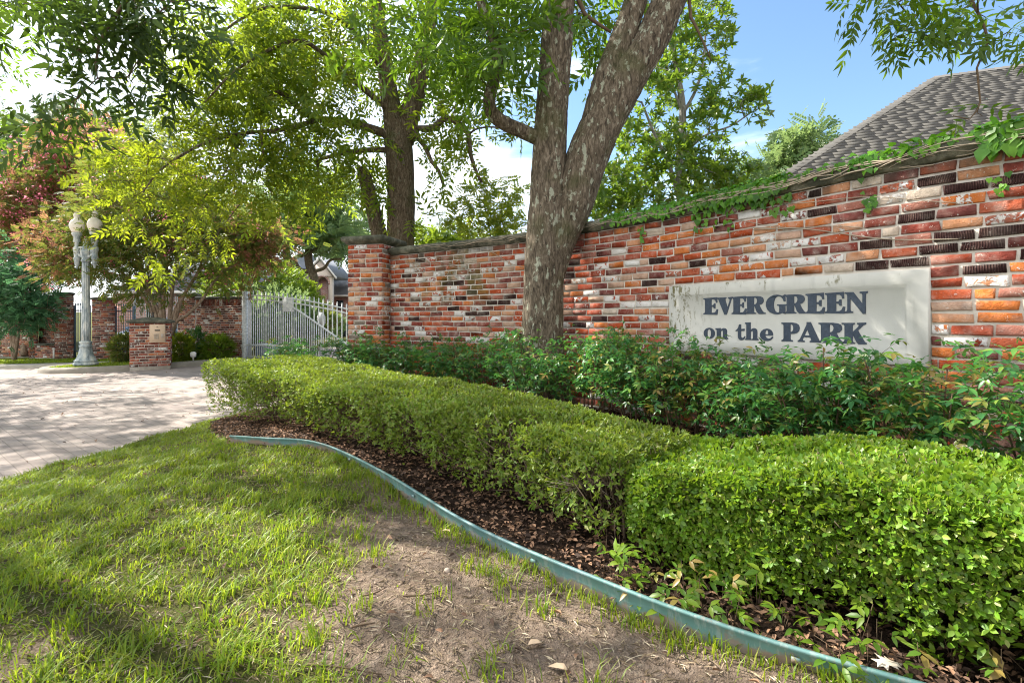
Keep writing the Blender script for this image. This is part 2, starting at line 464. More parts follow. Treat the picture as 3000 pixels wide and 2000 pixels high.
M['hedge_n'] = leaf_mat('privet_hedge_leaf', [(0.085, 0.19, 0.014), (0.125, 0.26, 0.018), (0.14, 0.255, 0.018), (0.19, 0.285, 0.03), (0.085, 0.15, 0.02), (0.12, 0.23, 0.02), (0.16, 0.26, 0.02), (0.22, 0.24, 0.05), (0.12, 0.22, 0.02), (0.10, 0.20, 0.015)], (0.38, 0.55, 0.02), 0.34, 0.42, 2.6, vmin=0.7)
M['nandina'] = leaf_mat('nandina_leaf', [(0.032, 0.115, 0.036), (0.045, 0.155, 0.045), (0.065, 0.195, 0.045), (0.13, 0.22, 0.035)], (0.14, 0.44, 0.06), 0.36, 0.36, 2.0, 0.4)
M['nandina_y'] = leaf_mat('yellowing_nandina_leaf', [(0.10, 0.20, 0.025), (0.18, 0.21, 0.04), (0.27, 0.19, 0.055)], (0.40, 0.40, 0.06), 0.32, 0.36, 2.0, 0.4)
M['ivy'] = leaf_mat('ivy_leaf', [(0.05, 0.16, 0.012), (0.08, 0.23, 0.014), (0.12, 0.28, 0.018)], (0.22, 0.52, 0.02), 0.35, 0.4, 2.0)
M['grass'] = leaf_mat('grass_blade', [(0.095, 0.18, 0.010), (0.135, 0.23, 0.012), (0.18, 0.265, 0.014), (0.27, 0.28, 0.04)], (0.46, 0.58, 0.02), 0.45, 0.45, 1.6)
M['dry'] = leaf_mat('dry_clipping', [(0.08, 0.055, 0.03), (0.15, 0.11, 0.06), (0.24, 0.18, 0.11), (0.34, 0.27, 0.17), (0.46, 0.39, 0.28)], (0.4, 0.33, 0.2), 0.15, 0.8)
M['litter'] = leaf_mat('fallen_leaf', [(0.05, 0.03, 0.02), (0.11, 0.06, 0.036), (0.19, 0.11, 0.065), (0.30, 0.17, 0.10)], (0.25, 0.13, 0.05), 0.1, 0.8)
M['dead_leaf'] = leaf_mat('dead_leaf', [(0.36, 0.20, 0.10), (0.50, 0.36, 0.23), (0.60, 0.50, 0.38)], (0.4, 0.25, 0.1), 0.15, 0.7)

def ground_mat():
    t = NT('soil_and_lawn'); p = t.pos()
    n = t.noise(p, 2.2, 6.0, 0.6); n2 = t.noise(p, 38.0, 6.0, 0.7); n3 = t.noise(p, 150.0, 3.0)
    soil = t.ramp(n2, [(0.3, (0.13, 0.095, 0.07)), (0.5, (0.27, 0.205, 0.155)), (0.7, (0.38, 0.30, 0.235))])
    soil = t.mix(t.smooth(n, 0.4, 0.65, 0.0, 0.45), soil, (0.20, 0.145, 0.105))
    thatch = t.ramp(n2, [(0.3, (0.05, 0.062, 0.018)), (0.55, (0.11, 0.115, 0.035)), (0.7, (0.21, 0.18, 0.09))])
    mulch = t.ramp(n2, [(0.3, (0.018, 0.012, 0.009)), (0.55, (0.05, 0.033, 0.024)), (0.72, (0.11, 0.072, 0.05))])
    lawn = t.attr('lawn'); bed = t.attr('bed')
    c = t.mix(t.smooth(t.math('ADD', lawn, t.math('MULTIPLY', t.math('SUBTRACT', n2, 0.5), 0.8)), 0.35, 0.65), soil, thatch)
    c = t.mix(bed, c, mulch)
    h = t.math('ADD', n2, t.math('MULTIPLY', n3, 0.5))
    return t.done(c, 0.95, t.bump(h, 1.0, 0.045), 0.05)
M['ground'] = ground_mat()

def paver_mat():
    t = NT('brick_pavers'); p = t.pos()
    q = t.mapping(p, (1, 1, 1), rot=(0, 0, R(38)))
    b = t.n('TexBrick', offset=0.5, Color1=(0, 0, 0, 1), Color2=(1, 1, 1, 1), Mortar=(0.5, 0.5, 0.5, 1))
    t.put(b.inputs['Vector'], q); b.inputs['Scale'].default_value = 1.0
    b.inputs['Brick Width'].default_value = 0.205; b.inputs['Row Height'].default_value = 0.103; b.inputs['Mortar Size'].default_value = 0.004
    b.inputs['Mortar Smooth'].default_value = 0.4
    c = t.ramp(b.outputs['Color'], [(0.0, (0.23, 0.19, 0.17)), (0.5, (0.27, 0.225, 0.20)), (1.0, (0.31, 0.26, 0.235))])
    n = t.noise(p, 3.0, 6.0, 0.65)
    c = t.mix(t.smooth(n, 0.4, 0.7, 0.0, 0.5), c, (0.33, 0.285, 0.25))
    c = t.mix(t.smooth(t.noise(p, 0.9, 4.0), 0.48, 0.68, 0.0, 0.5), c, (0.14, 0.115, 0.11))
    c = t.mix(t.smooth(t.noise(p, 24.0, 5.0, 0.7), 0.56, 0.7, 0.0, 0.5), c, (0.12, 0.10, 0.085))
    c = t.mix(t.math('MULTIPLY', b.outputs['Fac'], 0.5), c, (0.12, 0.10, 0.085))
    h = t.math('SUBTRACT', t.math('MULTIPLY', t.noise(p, 60.0, 4.0), 0.3), b.outputs['Fac'])
    return t.done(c, 0.88, t.bump(h, 0.6, 0.006), 0.2)
M['paver'] = paver_mat()
M['concrete'] = simple('concrete', (0.36, 0.33, 0.28), 0.9, 0.2, var=0.3, scale=5, bump=0.3)
M['kerb'] = simple('kerb_concrete', (0.24, 0.215, 0.18), 0.9, 0.2, var=0.45, scale=4, bump=0.3)
def edging_mat():
    t = NT('green_steel_edging'); p = t.pos()
    c = t.mix(t.noise(p, 8.0, 4.0), (0.085, 0.20, 0.185), (0.15, 0.27, 0.25))
    c = t.mix(t.smooth(t.noise(t.mapping(p, (30, 30, 4)), 1.0, 5.0, 0.7), 0.5, 0.62, 0.0, 0.6), c, (0.30, 0.36, 0.33))
    g = t.n('SeparateXYZ', Vector=p)
    f = t.math('ADD', t.noise(p, 9.0, 5.0, 0.7), t.smooth(g.outputs[2], 0.06, 0.0, 0.0, 0.30))
    c = t.mix(t.smooth(f, 0.56, 0.72, 0.0, 0.9), c, (0.24, 0.165, 0.125))
    c = t.mix(t.smooth(t.noise(p, 3.0, 3.0), 0.45, 0.65, 0.0, 0.4), c, (0.13, 0.21, 0.26))
    return t.done(c, 0.5, t.bump(t.noise(p, 60.0, 3.0), 0.2, 0.003), 0.4)
M['edging'] = edging_mat()
def lamp_mat():
    t = NT('weathered_lamp_paint'); p = t.pos()
    n = t.noise(t.mapping(p, (9, 9, 3.0)), 1.0, 6.0, 0.7)
    c = t.ramp(n, [(0.35, (0.15, 0.19, 0.21)), (0.48, (0.36, 0.41, 0.43)), (0.62, (0.60, 0.61, 0.57))])
    return t.done(c, 0.7, t.bump(n, 0.3, 0.01), 0.3)
M['lamp'] = lamp_mat()
M['globe'] = simple('frosted_globe', (0.80, 0.74, 0.66), 0.4, 0.4, var=0.06, scale=6)
def gate_mat():
    t = NT('peeling_gate_paint'); p = t.pos()
    c = t.ramp(t.noise(p, 18.0, 6.0, 0.7), [(0.33, (0.32, 0.36, 0.38)), (0.48, (0.54, 0.57, 0.58)), (0.62, (0.70, 0.72, 0.71))])
    return t.done(c, 0.6, None, 0.4)
M['gate'] = gate_mat()
M['gate_blue'] = simple('blue_grey_gate_paint', (0.11, 0.16, 0.21), 0.55, 0.4, var=0.3, scale=10)
M['panel'] = simple('tan_keypad_metal', (0.55, 0.41, 0.29), 0.5, 0.4, var=0.08, scale=6)
M['panel_dark'] = simple('dark_plastic', (0.05, 0.045, 0.04), 0.5, 0.4)
M['panel_grey'] = simple('keypad_grey', (0.40, 0.34, 0.28), 0.5, 0.4)
M['white'] = simple('white_trim', (0.72, 0.70, 0.67), 0.6, 0.3, var=0.05)
M['pink_brick'] = None
def far_brick():
    t = NT('pink_house_brick'); p = t.pos()
    g = t.n('SeparateXYZ', Vector=p)
    v = t.n('CombineXYZ', X=t.math('ADD', g.outputs[0], g.outputs[1]), Y=g.outputs[2]).outputs[0]
    b = t.n('TexBrick', offset=0.5, Color1=(0.33, 0.14, 0.11, 1), Color2=(0.46, 0.24, 0.20, 1), Mortar=(0.48, 0.43, 0.40, 1))
    t.put(b.inputs['Vector'], v); b.inputs['Scale'].default_value = 1.0
    b.inputs['Brick Width'].default_value = 0.24; b.inputs['Row Height'].default_value = 0.09; b.inputs['Mortar Size'].default_value = 0.012
    return t.done(b.outputs['Color'], 0.9, None, 0.15)
M['pink_brick'] = far_brick()
M['cream_stone'] = simple('cream_stone', (0.58, 0.50, 0.43), 0.9, 0.2, var=0.1)
def shingle_mat():
    t = NT('asphalt_shingle'); p = t.pos()
    r = t.attr('rnd')
    c = t.ramp(r, [(0.0, (0.095, 0.092, 0.088)), (0.5, (0.108, 0.104, 0.098)), (1.0, (0.125, 0.12, 0.112))])
    c = t.mix(t.smooth(t.noise(p, 180.0, 3.0), 0.4, 0.7, 0.0, 0.5), c, (0.07, 0.067, 0.062))
    return t.done(c, 0.95, t.bump(t.noise(p, 200.0, 2.0), 0.4, 0.004), 0.1)
M['shingle'] = shingle_mat()
def roof_far():
    t = NT('far_grey_roof'); p = t.pos()
    g = t.n('SeparateXYZ', Vector=p)
    w = t.math('SINE', t.math('MULTIPLY', g.outputs[2], 60.0))
    c = t.mix(t.noise(p, 2.0, 5.0), (0.15, 0.165, 0.19), (0.25, 0.265, 0.29))
    c = t.mix(t.smooth(w, 0.5, 1.0, 0.0, 0.4), c, (0.09, 0.10, 0.11))
    return t.done(c, 0.9, None, 0.15)
M['roof_far'] = roof_far()
M['glass'] = simple('dark_window_glass', (0.03, 0.04, 0.05), 0.08, 0.6)
M['car'] = simple('blue_grey_car_paint', (0.11, 0.20, 0.34), 0.3, 0.5, var=0.05)
M['tyre'] = simple('tyre_rubber', (0.02, 0.02, 0.02), 0.8, 0.2)
M['rim'] = simple('wheel_rim', (0.45, 0.46, 0.47), 0.3, 0.5, 0.6)
M['lampglass'] = simple('headlight_glass', (0.75, 0.75, 0.72), 0.15, 0.6)
M['bin'] = simple('navy_bin_plastic', (0.012, 0.018, 0.035), 0.5, 0.4)
M['grey_board'] = simple('grey_sign_back', (0.40, 0.42, 0.42), 0.6, 0.3)
M['pebble'] = simple('pebble', (0.42, 0.34, 0.27), 0.85, 0.2, var=0.2, scale=40)
# ------------------------------------------------------------------ ground, road, kerb
EDGE_Y = np.array([-40, -3, 2, 3.8, 4.6, 5.6, 6.5, 7.2, 7.7, 9.0, 14, 60.0])
EDGE_X = np.array([-4.4, -3.95, -3.85, -3.80, -3.68, -3.60, -3.35, -2.9, -2.45, -2.3, -2.3, -2.3])
def x_edge(y): return np.interp(y, EDGE_Y, EDGE_X)
KERB = np.array([(-8.25, 15.6), (-8.30, 14.9), (-8.45, 14.2), (-9.0, 13.35), (-9.7, 12.75), (-10.5, 12.45), (-11.3, 12.5), (-11.85, 12.9), (-12.0, 13.5), (-11.8, 14.1)])
KERBC = catmull(KERB, 0.15)
ISLAND = np.vstack([KERBC, [(-11.0, 15.0), (-10.5, 16.4), (-8.3, 16.4)]])
def inside(poly, x, y):
    x = np.asarray(x); y = np.asarray(y); r = np.zeros(x.shape, bool); n = len(poly)
    j = n - 1
    for i in range(n):
        xi, yi = poly[i]; xj, yj = poly[j]
        c = ((yi > y) != (yj > y))
        with np.errstate(divide='ignore', invalid='ignore'):
            c &= x < (xj - xi) * (y - yi) / (yj - yi + 1e-12) + xi
        r ^= c; j = i
    return r
def road_z(x, y): return -0.30 - 0.022 * np.maximum(0, -8.2 - np.asarray(x)) + 0.0 * np.asarray(y)
EDGING = [(-2.18, 3.98), (-1.85, 3.86), (-1.5, 3.78), (-1.19, 3.53), (-0.76, 2.99), (-0.145, 2.2), (0.34, 1.70), (0.68, 1.44), (1.10, 1.20), (1.5, 0.95)]
EDC = catmull(EDGING, 0.05)
BED = np.vstack([EDC, [(4.5, 0.3), (4.5, 3.0), (2.0, 4.6), (0.3, 6.6), (-1.9, 7.7), (-2.7, 7.2), (-3.1, 6.4), (-3.3, 5.6), (-2.75, 4.7)]])
def ground_z(x, y):
    x = np.asarray(x, float); y = np.asarray(y, float)
    xe = x_edge(y)
    lawn = -0.24 * np.clip((-1.8 - x) / np.maximum(-1.8 - xe, 0.4), 0, 1) ** 1.2
    lawn = lawn + (fbm(x * 2.2, y * 2.2, 3) - 0.5) * 0.05 + (fbm(x * 9, y * 9, 8, 3) - 0.5) * 0.030 * (np.abs(x) < 6) * (y < 9)
    bed = inside(BED, x, y)
    lawn = np.where(bed, lawn + 0.015 + (fbm(x * 14, y * 14, 21) - 0.5) * 0.04, lawn)
    rz = road_z(x, y)
    isl = inside(ISLAND, x, y)
    far = (x < -8.3) & (y > 15.35 - 0.02 * (x + 12)) & ~isl
    z = np.where(x > xe, lawn, np.where(isl, rz + 0.09, np.where(far, rz + 0.06, rz - 0.14)))
    drop = np.clip((x - xe) / 0.06, 0, 1)
    z = np.where((x > xe) & (x < xe + 0.06), (rz - 0.14) * (1 - drop) + lawn * drop, z)
    z = np.where(y > 24, np.maximum(z, -0.36 + 0.018 * (y - 24)), z)
    z = np.where((x > -8) & (x < xe) & (y > 14), rz - 0.14, z)
    return z
def bare(x, y):
    """1 where grass grows, 0 on the worn soil"""
    n = fbm(x * 1.5 + 3.1, y * 1.5, 41, 4)
    d = np.clip((-x - 0.72) * 1.15 + np.clip(y - 2.9, 0, 1) * 0.6, -0.62, 0.75)
    d2 = np.clip((1.5 - y) * 0.9, -0.1, 0.45) 
    return np.clip(0.40 + d + d2 * (x > -0.9) + (n - 0.5) * 2.0, 0, 1)
def spaced(stops):
    out = []
    for (a, b, st) in stops: out.append(np.arange(a, b, st))
    return np.concatenate(out)
gx = spaced([(-420, -60, 40), (-60, -20, 2.5), (-20, -7.5, 0.2), (-7.5, -4.3, 0.2), (-4.3, 2.6, 0.036), (2.6, 8, 0.3), (8, 60, 4), (60, 460, 40)])
gy = spaced([(-160, -12, 20), (-12, 0.4, 0.8), (0.4, 1.0, 0.1), (1.0, 7.6, 0.036), (7.6, 18, 0.15), (18, 40, 1.0), (40, 120, 6), (120, 620, 50)])
GX, GY = np.meshgrid(gx, gy)
GZ = ground_z(GX, GY)
nx, ny = len(gx), len(gy)
ii = (np.arange(ny - 1)[:, None] * nx + np.arange(nx - 1)[None, :]).ravel()
quads = np.stack([ii, ii + 1, ii + nx + 1, ii + nx], 1)
lawn_a = np.clip(bare(GX, GY) * 1.0, 0, 1)
lawn_a = np.where((GX < x_edge(GY)) | (GY > 8), 0.8, lawn_a)
bed_a = inside(BED, GX, GY).astype(float)
g = mesh_obj('ground', np.stack([GX.ravel(), GY.ravel(), GZ.ravel()], 1), quads, np.full(len(quads), 4), M['ground'], smooth=True,
             attrs={'lawn': ('POINT', lawn_a.ravel()), 'bed': ('POINT', bed_a.ravel())})
tag(g, kind='structure')

rx = spaced([(-60, -20, 4), (-20, -1.8, 0.35)]); ry = spaced([(-40, 2, 3), (2, 70, 0.7)])
RX, RY = np.meshgrid(rx, ry); RZ = road_z(RX, RY) + (fbm(RX * 0.4, RY * 0.4, 77) - 0.5) * 0.012
RZ = np.where(RY > 24, np.maximum(RZ, -0.34 + 0.018 * (RY - 24)), RZ)
n1, n2 = len(rx), len(ry)
ii = (np.arange(n2 - 1)[:, None] * n1 + np.arange(n1 - 1)[None, :]).ravel()
q = np.stack([ii, ii + 1, ii + n1 + 1, ii + n1], 1)
cx_, cy_ = RX.ravel()[q].mean(1), RY.ravel()[q].mean(1)
keep = ~((cx_ > -1.95)) & ~((cx_ < -8.4) & (cy_ > 17.5))
q = q[keep]
road = mesh_obj('road', np.stack([RX.ravel(), RY.ravel(), RZ.ravel()], 1), q, np.full(len(q), 4), M['paver'], smooth=True)
tag(road, kind='structure')

def strip(name, path, w0, w1, zf, mat, th=0.05):
    p = np.asarray(path); t = np.gradient(p, axis=0); t /= np.linalg.norm(t, axis=1, keepdims=True)
    nrm = np.stack([-t[:, 1], t[:, 0]], 1)
    a = p + nrm * w0; b = p + nrm * w1
    za = zf(a[:, 0], a[:, 1]); zb = zf(b[:, 0], b[:, 1])
    n = len(p)
    V = np.concatenate([np.column_stack([a, za]), np.column_stack([b, zb]), np.column_stack([a, za - th]), np.column_stack([b, zb - th])])
    f = []
    for i in range(n - 1):
        f += [(i, i + 1, n + i + 1, n + i), (i, 2 * n + i, 2 * n + i + 1, i + 1), (n + i + 1, 3 * n + i + 1, 3 * n + i, n + i)]
    f += [(0, n, 3 * n, 2 * n), (n - 1, 3 * n - 1, 4 * n - 1, 2 * n - 1)]
    return mesh_obj(name, V, [k for q in f for k in q], [4] * len(f), mat)
ey = np.arange(-6, 7.7, 0.25)
band = strip('pavement_edge', np.stack([x_edge(ey) + 0.02, ey], 1), 0.0, 0.20, lambda x, y: road_z(x, y) + 0.018, M['concrete'], 0.2)
tag(band, kind='structure')
# kerb: a rounded section swept round the island
sec = [(-0.09, -0.2), (-0.07, 0.07), (-0.045, 0.11), (0.0, 0.135), (0.10, 0.14), (0.16, 0.13), (0.165, -0.2)]
p = KERBC; t_ = np.gradient(p, axis=0); t_ /= np.linalg.norm(t_, axis=1, keepdims=True); nr = np.stack([t_[:, 1], -t_[:, 0]], 1)
V = []
for i in range(len(p)):
    for (o_, h_) in sec:
        xy = p[i] + nr[i] * o_
        V.append((xy[0], xy[1], float(road_z(p[i][0], p[i][1])) + h_ * (1.0 if h_ > 0 else 1)))
m = len(sec); f = [(i * m + k, i * m + k + 1, (i + 1) * m + k + 1, (i + 1) * m + k) for i in range(len(p) - 1) for k in range(m - 1)]
f += [tuple(range(m)), tuple(range(len(V) - 1, len(V) - m - 1, -1))]
kerb = mesh_obj('kerb', V, [k for q in f for k in q], [len(q) for q in f], M['kerb'], smooth=True)
tag(kerb, kind='structure')
pp = catmull([(-16.5, 14.75), (-14.2, 14.75), (-12.7, 14.9), (-11.6, 15.5), (-11.0, 16.4), (-10.9, 17.6)], 0.2)
path = strip('path', pp, -0.42, 0.42, lambda x, y: road_z(x, y) + 0.085, M['concrete'], 0.25)
tag(path, kind='structure')

# ------------------------------------------------------------------ brickwork
class Bricks:
    def __init__(s): s.V = []; s.r = []; s.r2 = []; s.bu = []; s.n = 0
    def brick(s, c, t, n, L, H, D, jit, r, r2, bev=0.005, tilt=0.0):
        """a brick centred at c on the wall face; t along, n out of the wall"""
        t = np.asarray(t); n = np.asarray(n); z = np.array((0, 0, 1.0))
        v = []; bu = []
        for (dl, dh, o) in ((0, 0, -D), (0, 0, -bev), (bev, bev, 0.0)):
            for (a, b) in ((-1, -1), (1, -1), (1, 1), (-1, 1)):
                j = rng.normal(0, jit, 3) if o > -D else np.zeros(3)
                v.append(c + t * (a * (L / 2 - dl) + j[0]) + z * (b * (H / 2 - dh) + j[1] + a * tilt) + n * (o + j[2] * 0.7))
                bu.append(a * L / 2)
        s.V.extend(v); s.bu.extend(bu); s.r.append(r); s.r2.append(r2); s.n += 1
    def build(s, name, mat, parent):
        f1 = np.array([(4, 5, 1, 0), (5, 6, 2, 1), (6, 7, 3, 2), (7, 4, 0, 3), (8, 9, 5, 4), (9, 10, 6, 5), (10, 11, 7, 6), (11, 8, 4, 7), (8, 11, 10, 9)])
        f1 = f1[:, ::-1]
        k = np.arange(s.n)[:, None, None] * 12
        q = (f1[None] + k).reshape(-1, 4)
        rr = np.repeat(np.array(s.r), 9); r2 = np.repeat(np.array(s.r2), 9)
        return mesh_obj(name, np.array(s.V), q, np.full(len(q), 4), mat, parent, False,
                        {'rnd': ('FACE', rr), 'rnd2': ('FACE', r2), 'bu': ('POINT', np.array(s.bu))})

CH = 0.0685                                    # course height
def lay(bk, pos, Ltot, z0, ncourse, skip=None, BL=0.197, jit=0.0032, start=0.0, ztop=None, dark=None):
    for i in range(ncourse):
        zc = z0 + (i + 0.5) * CH
        s_ = start - (BL * 0.5 if i % 2 else 0.0) + rng.uniform(-0.02, 0.02)
        while s_ < Ltot:
            l = BL * rng.uniform(0.93, 1.07) * (0.5 if rng.random() < 0.05 else 1.0)
            a, b = max(s_, start), min(s_ + l, Ltot)
            s_ += l
            if b - a < 0.035: continue
            segs = [(a, b)]
            if skip:
                for (k0, k1, q0, q1) in skip:
                    if zc + CH * 0.5 > q0 + 0.012 and zc - CH * 0.5 < q1 - 0.012:
                        ns = []
                        for (u, v) in segs:
                            if u < k0: ns.append((u, min(v, k0)))
                            if v > k1: ns.append((max(u, k1), v))
                        segs = [x for x in ns if x[1] - x[0] > 0.03]
            for (u, v) in segs:
                c, t, n = pos(0.5 * (u + v))
                if ztop is not None and zc + CH * 0.5 > ztop(0.5 * (u + v)): continue
                r = rng.random()
                if dark: r = dark(0.5 * (u + v), zc, r)
                bk.brick(np.array((c[0], c[1], zc)), (t[0], t[1], 0), (n[0], n[1], 0), v - u - 0.0155, CH - 0.0155, 0.05,
                         jit, r, rng.random(), tilt=rng.normal(0, 0.0008))

def path_fn(pts):
    pts = np.asarray(pts, float)
    d = np.concatenate([[0], np.cumsum(np.linalg.norm(np.diff(pts, axis=0), axis=1))])
    def pos(s):
        x = np.interp(s, d, pts[:, 0]); y = np.interp(s, d, pts[:, 1])
        e = 0.04
        t = np.array((np.interp(s + e, d, pts[:, 0]) - np.interp(s - e, d, pts[:, 0]), np.interp(s + e, d, pts[:, 1]) - np.interp(s - e, d, pts[:, 1])))
        t /= max(np.linalg.norm(t), 1e-9)
        return np.array((x, y)), t, np.array((t[1], -t[0]))
    return pos, d[-1], d

def sweep(name, pos, s0, s1, sec, mat, parent, step=0.08, zf=None, rough=0.0):
    """sweeps a closed section of (out of the wall, height) along a wall"""
    ss = np.linspace(s0, s1, max(2, int((s1 - s0) / step) + 1))
    V = []; m = len(sec)
    for s in ss:
        c, t, n = pos(s); dz = zf(s) if zf else 0.0
        for (o, h) in sec:
            j = rng.normal(0, rough, 2) if rough else (0, 0)
            V.append((c[0] + n[0] * (o + j[0]), c[1] + n[1] * (o + j[0]), h + dz + j[1]))
    f = [(i * m + k, (i + 1) * m + k, (i + 1) * m + (k + 1) % m, i * m + (k + 1) % m) for i in range(len(ss) - 1) for k in range(m)]
    f += [tuple(range(m)), tuple(range(len(V) - 1, len(V) - m - 1, -1))]
    return mesh_obj(name, V, [k for q in f for k in q], [len(q) for q in f], mat, parent)

SA, SB = np.array((1.47, 4.74)), np.array((2.51, 3.07))
WALL = catmull([(-1.79, 7.50), (-1.41, 7.26), (-0.6, 6.74), (0.17, 6.16), (0.745, 5.58), (1.15, 5.15)], 0.08)
sd = (SB - SA) / np.linalg.norm(SB - SA)
WALL = np.vstack([WALL, [SA - sd * 0.05], [SB + sd * 0.05], [(2.79, 2.72)], [(3.15, 2.2)], [(3.6, 1.5)]])
wpos, WL, wd = path_fn(WALL)
sA = wd[len(WALL) - 5] + 0.05; sB = wd[len(WALL) - 4] - 0.05
Z0W, NCW = 0.035, 27
ZT = Z0W + NCW * CH
wall = thing('brick_wall', (0.0, 6.3, 0.0), 'long curving wall of reclaimed red and whitewashed brick holding the stone name sign', 'wall')
bk = Bricks()
def dark_patch(s, z, r):
    if s > sB - 0.25 and 1.15 < z < 1.72 and r < 0.24: return 0.95
    return r
lay(bk, wpos, WL, Z0W, NCW, [(sA + 0.004, sB - 0.004, 0.665, 1.258)], dark=dark_patch)
bk.build('brick_face', M['brick'], wall)
sweep('mortar', wpos, 0.0, WL, [(-0.011, -0.1), (-0.011, ZT), (-0.21, ZT), (-0.21, -0.1)], M['mortar'], wall, 0.08, rough=0.0012)
sweep('coping', wpos, 0.015, WL, [(0.0, ZT + 0.001), (0.02, ZT + 0.012), (0.035, ZT + 0.035), (0.05, ZT + 0.05), (0.058, ZT + 0.085), (0.04, ZT + 0.108), (-0.09, ZT + 0.125), (-0.28, ZT + 0.105), (-0.28, ZT + 0.03), (-0.23, ZT + 0.003)],
      M['coping'], wall, 0.06, rough=0.003)
sweep('foundation', wpos, 0.0, WL, [(0.02, -0.2), (0.02, Z0W - 0.004), (-0.2, Z0W - 0.004), (-0.2, -0.2)], M['concrete'], wall)

# end pier of the wall
def pier(name, A, B, depth, z0, nc, mat, parent, cap, BL=0.2, capmat=None, mortar=True):
    """rectangular pier whose front face runs A to B (left to right as seen)"""
    A = np.array(A, float); B = np.array(B, float); t = (B - A) / np.linalg.norm(B - A); n = np.array((t[1], -t[0]))
    C = B - n * depth; D = A - n * depth
    bk = Bricks()
    for (p, q) in ((A, B), (B, C), (C, D), (D, A)):
        ps, L, _ = path_fn([p, q]); lay(bk, ps, L, z0, nc, BL=BL)
    bk.build('shaft', mat, parent)
    zt = z0 + nc * CH
    mb = MB(); e = 0.010
    mb.prism([tuple(A - n * e + t * e), tuple(B - n * e - t * e), tuple(C + n * e - t * e), tuple(D + n * e + t * e)], z0 - 0.3, zt - 0.001)
    mb.build('mortar', M['mortar'], parent)
    mb = MB()
    rings = []
    for (o, h) in cap:
        rings.append([(*(A + n * o - t * o), zt + h), (*(B + n * o + t * o), zt + h), (*(C - n * o + t * o), zt + h), (*(D - n * o - t * o), zt + h)])
    v = [x for r in rings for x in r]; m = len(rings)
    f = [(i * 4 + k, i * 4 + (k + 1) % 4, i * 4 + 4 + (k + 1) % 4, i * 4 + 4 + k) for i in range(m - 1) for k in range(4)] + [(3, 2, 1, 0), tuple(range(4 * m - 4, 4 * m))]
    mb.add(v, f)
    mb.build('cap', capmat or M['coping'], parent)
    return zt
pr = thing('brick_pillar', (-2.1, 7.4, 0.0), 'tall square brick pillar with moss dark cap ending the curved wall', 'pillar')
pier('pier', (-2.394, 7.45), (-1.852, 7.30), 0.56, -0.02, 30, M['brick_pier'], pr,
     [(-0.02, 0.002), (0.012, 0.004), (0.03, 0.03), (0.065, 0.055), (0.07, 0.095), (0.05, 0.115), (-0.1, 0.125)])

# ------------------------------------------------------------------ stone sign
sg = thing('stone_sign', (SA[0], SA[1], 0.665), 'pale cast stone name panel with dark lettering set into the brick wall', 'sign')
sn = np.array((sd[1], -sd[0])); SW = float(np.linalg.norm(SB - SA)); SZ0, SZ1 = 0.667, 1.256
def SP(u, z, o): 
    xy = SA + sd * u + sn * o
    return (xy[0], xy[1], z)
mb = MB()
m0, m1 = 0.085, 0.11
def ring(u0, u1, z0, z1, o): return [SP(u0, z0, o), SP(u1, z0, o), SP(u1, z1, o), SP(u0, z1, o)]
rings = [ring(0, SW, SZ0, SZ1, -0.05), ring(0, SW, SZ0, SZ1, 0.022), ring(0.004, SW - 0.004, SZ0 + 0.004, SZ1 - 0.004, 0.026), ring(m0, SW - m1, SZ0 + m0, SZ1 - m0, 0.026),
         ring(m0 + 0.024, SW - m1 - 0.024, SZ0 + m0 + 0.024, SZ1 - m0 - 0.024, 0.000)]
v = [x for r in rings for x in r]
f = [(i * 4 + k, i * 4 + (k + 1) % 4, i * 4 + 4 + (k + 1) % 4, i * 4 + 4 + k) for i in range(4) for k in range(4)] + [(16, 17, 18, 19)]
mb.add(v, f)
mb.build('panel', M['sign'], sg)
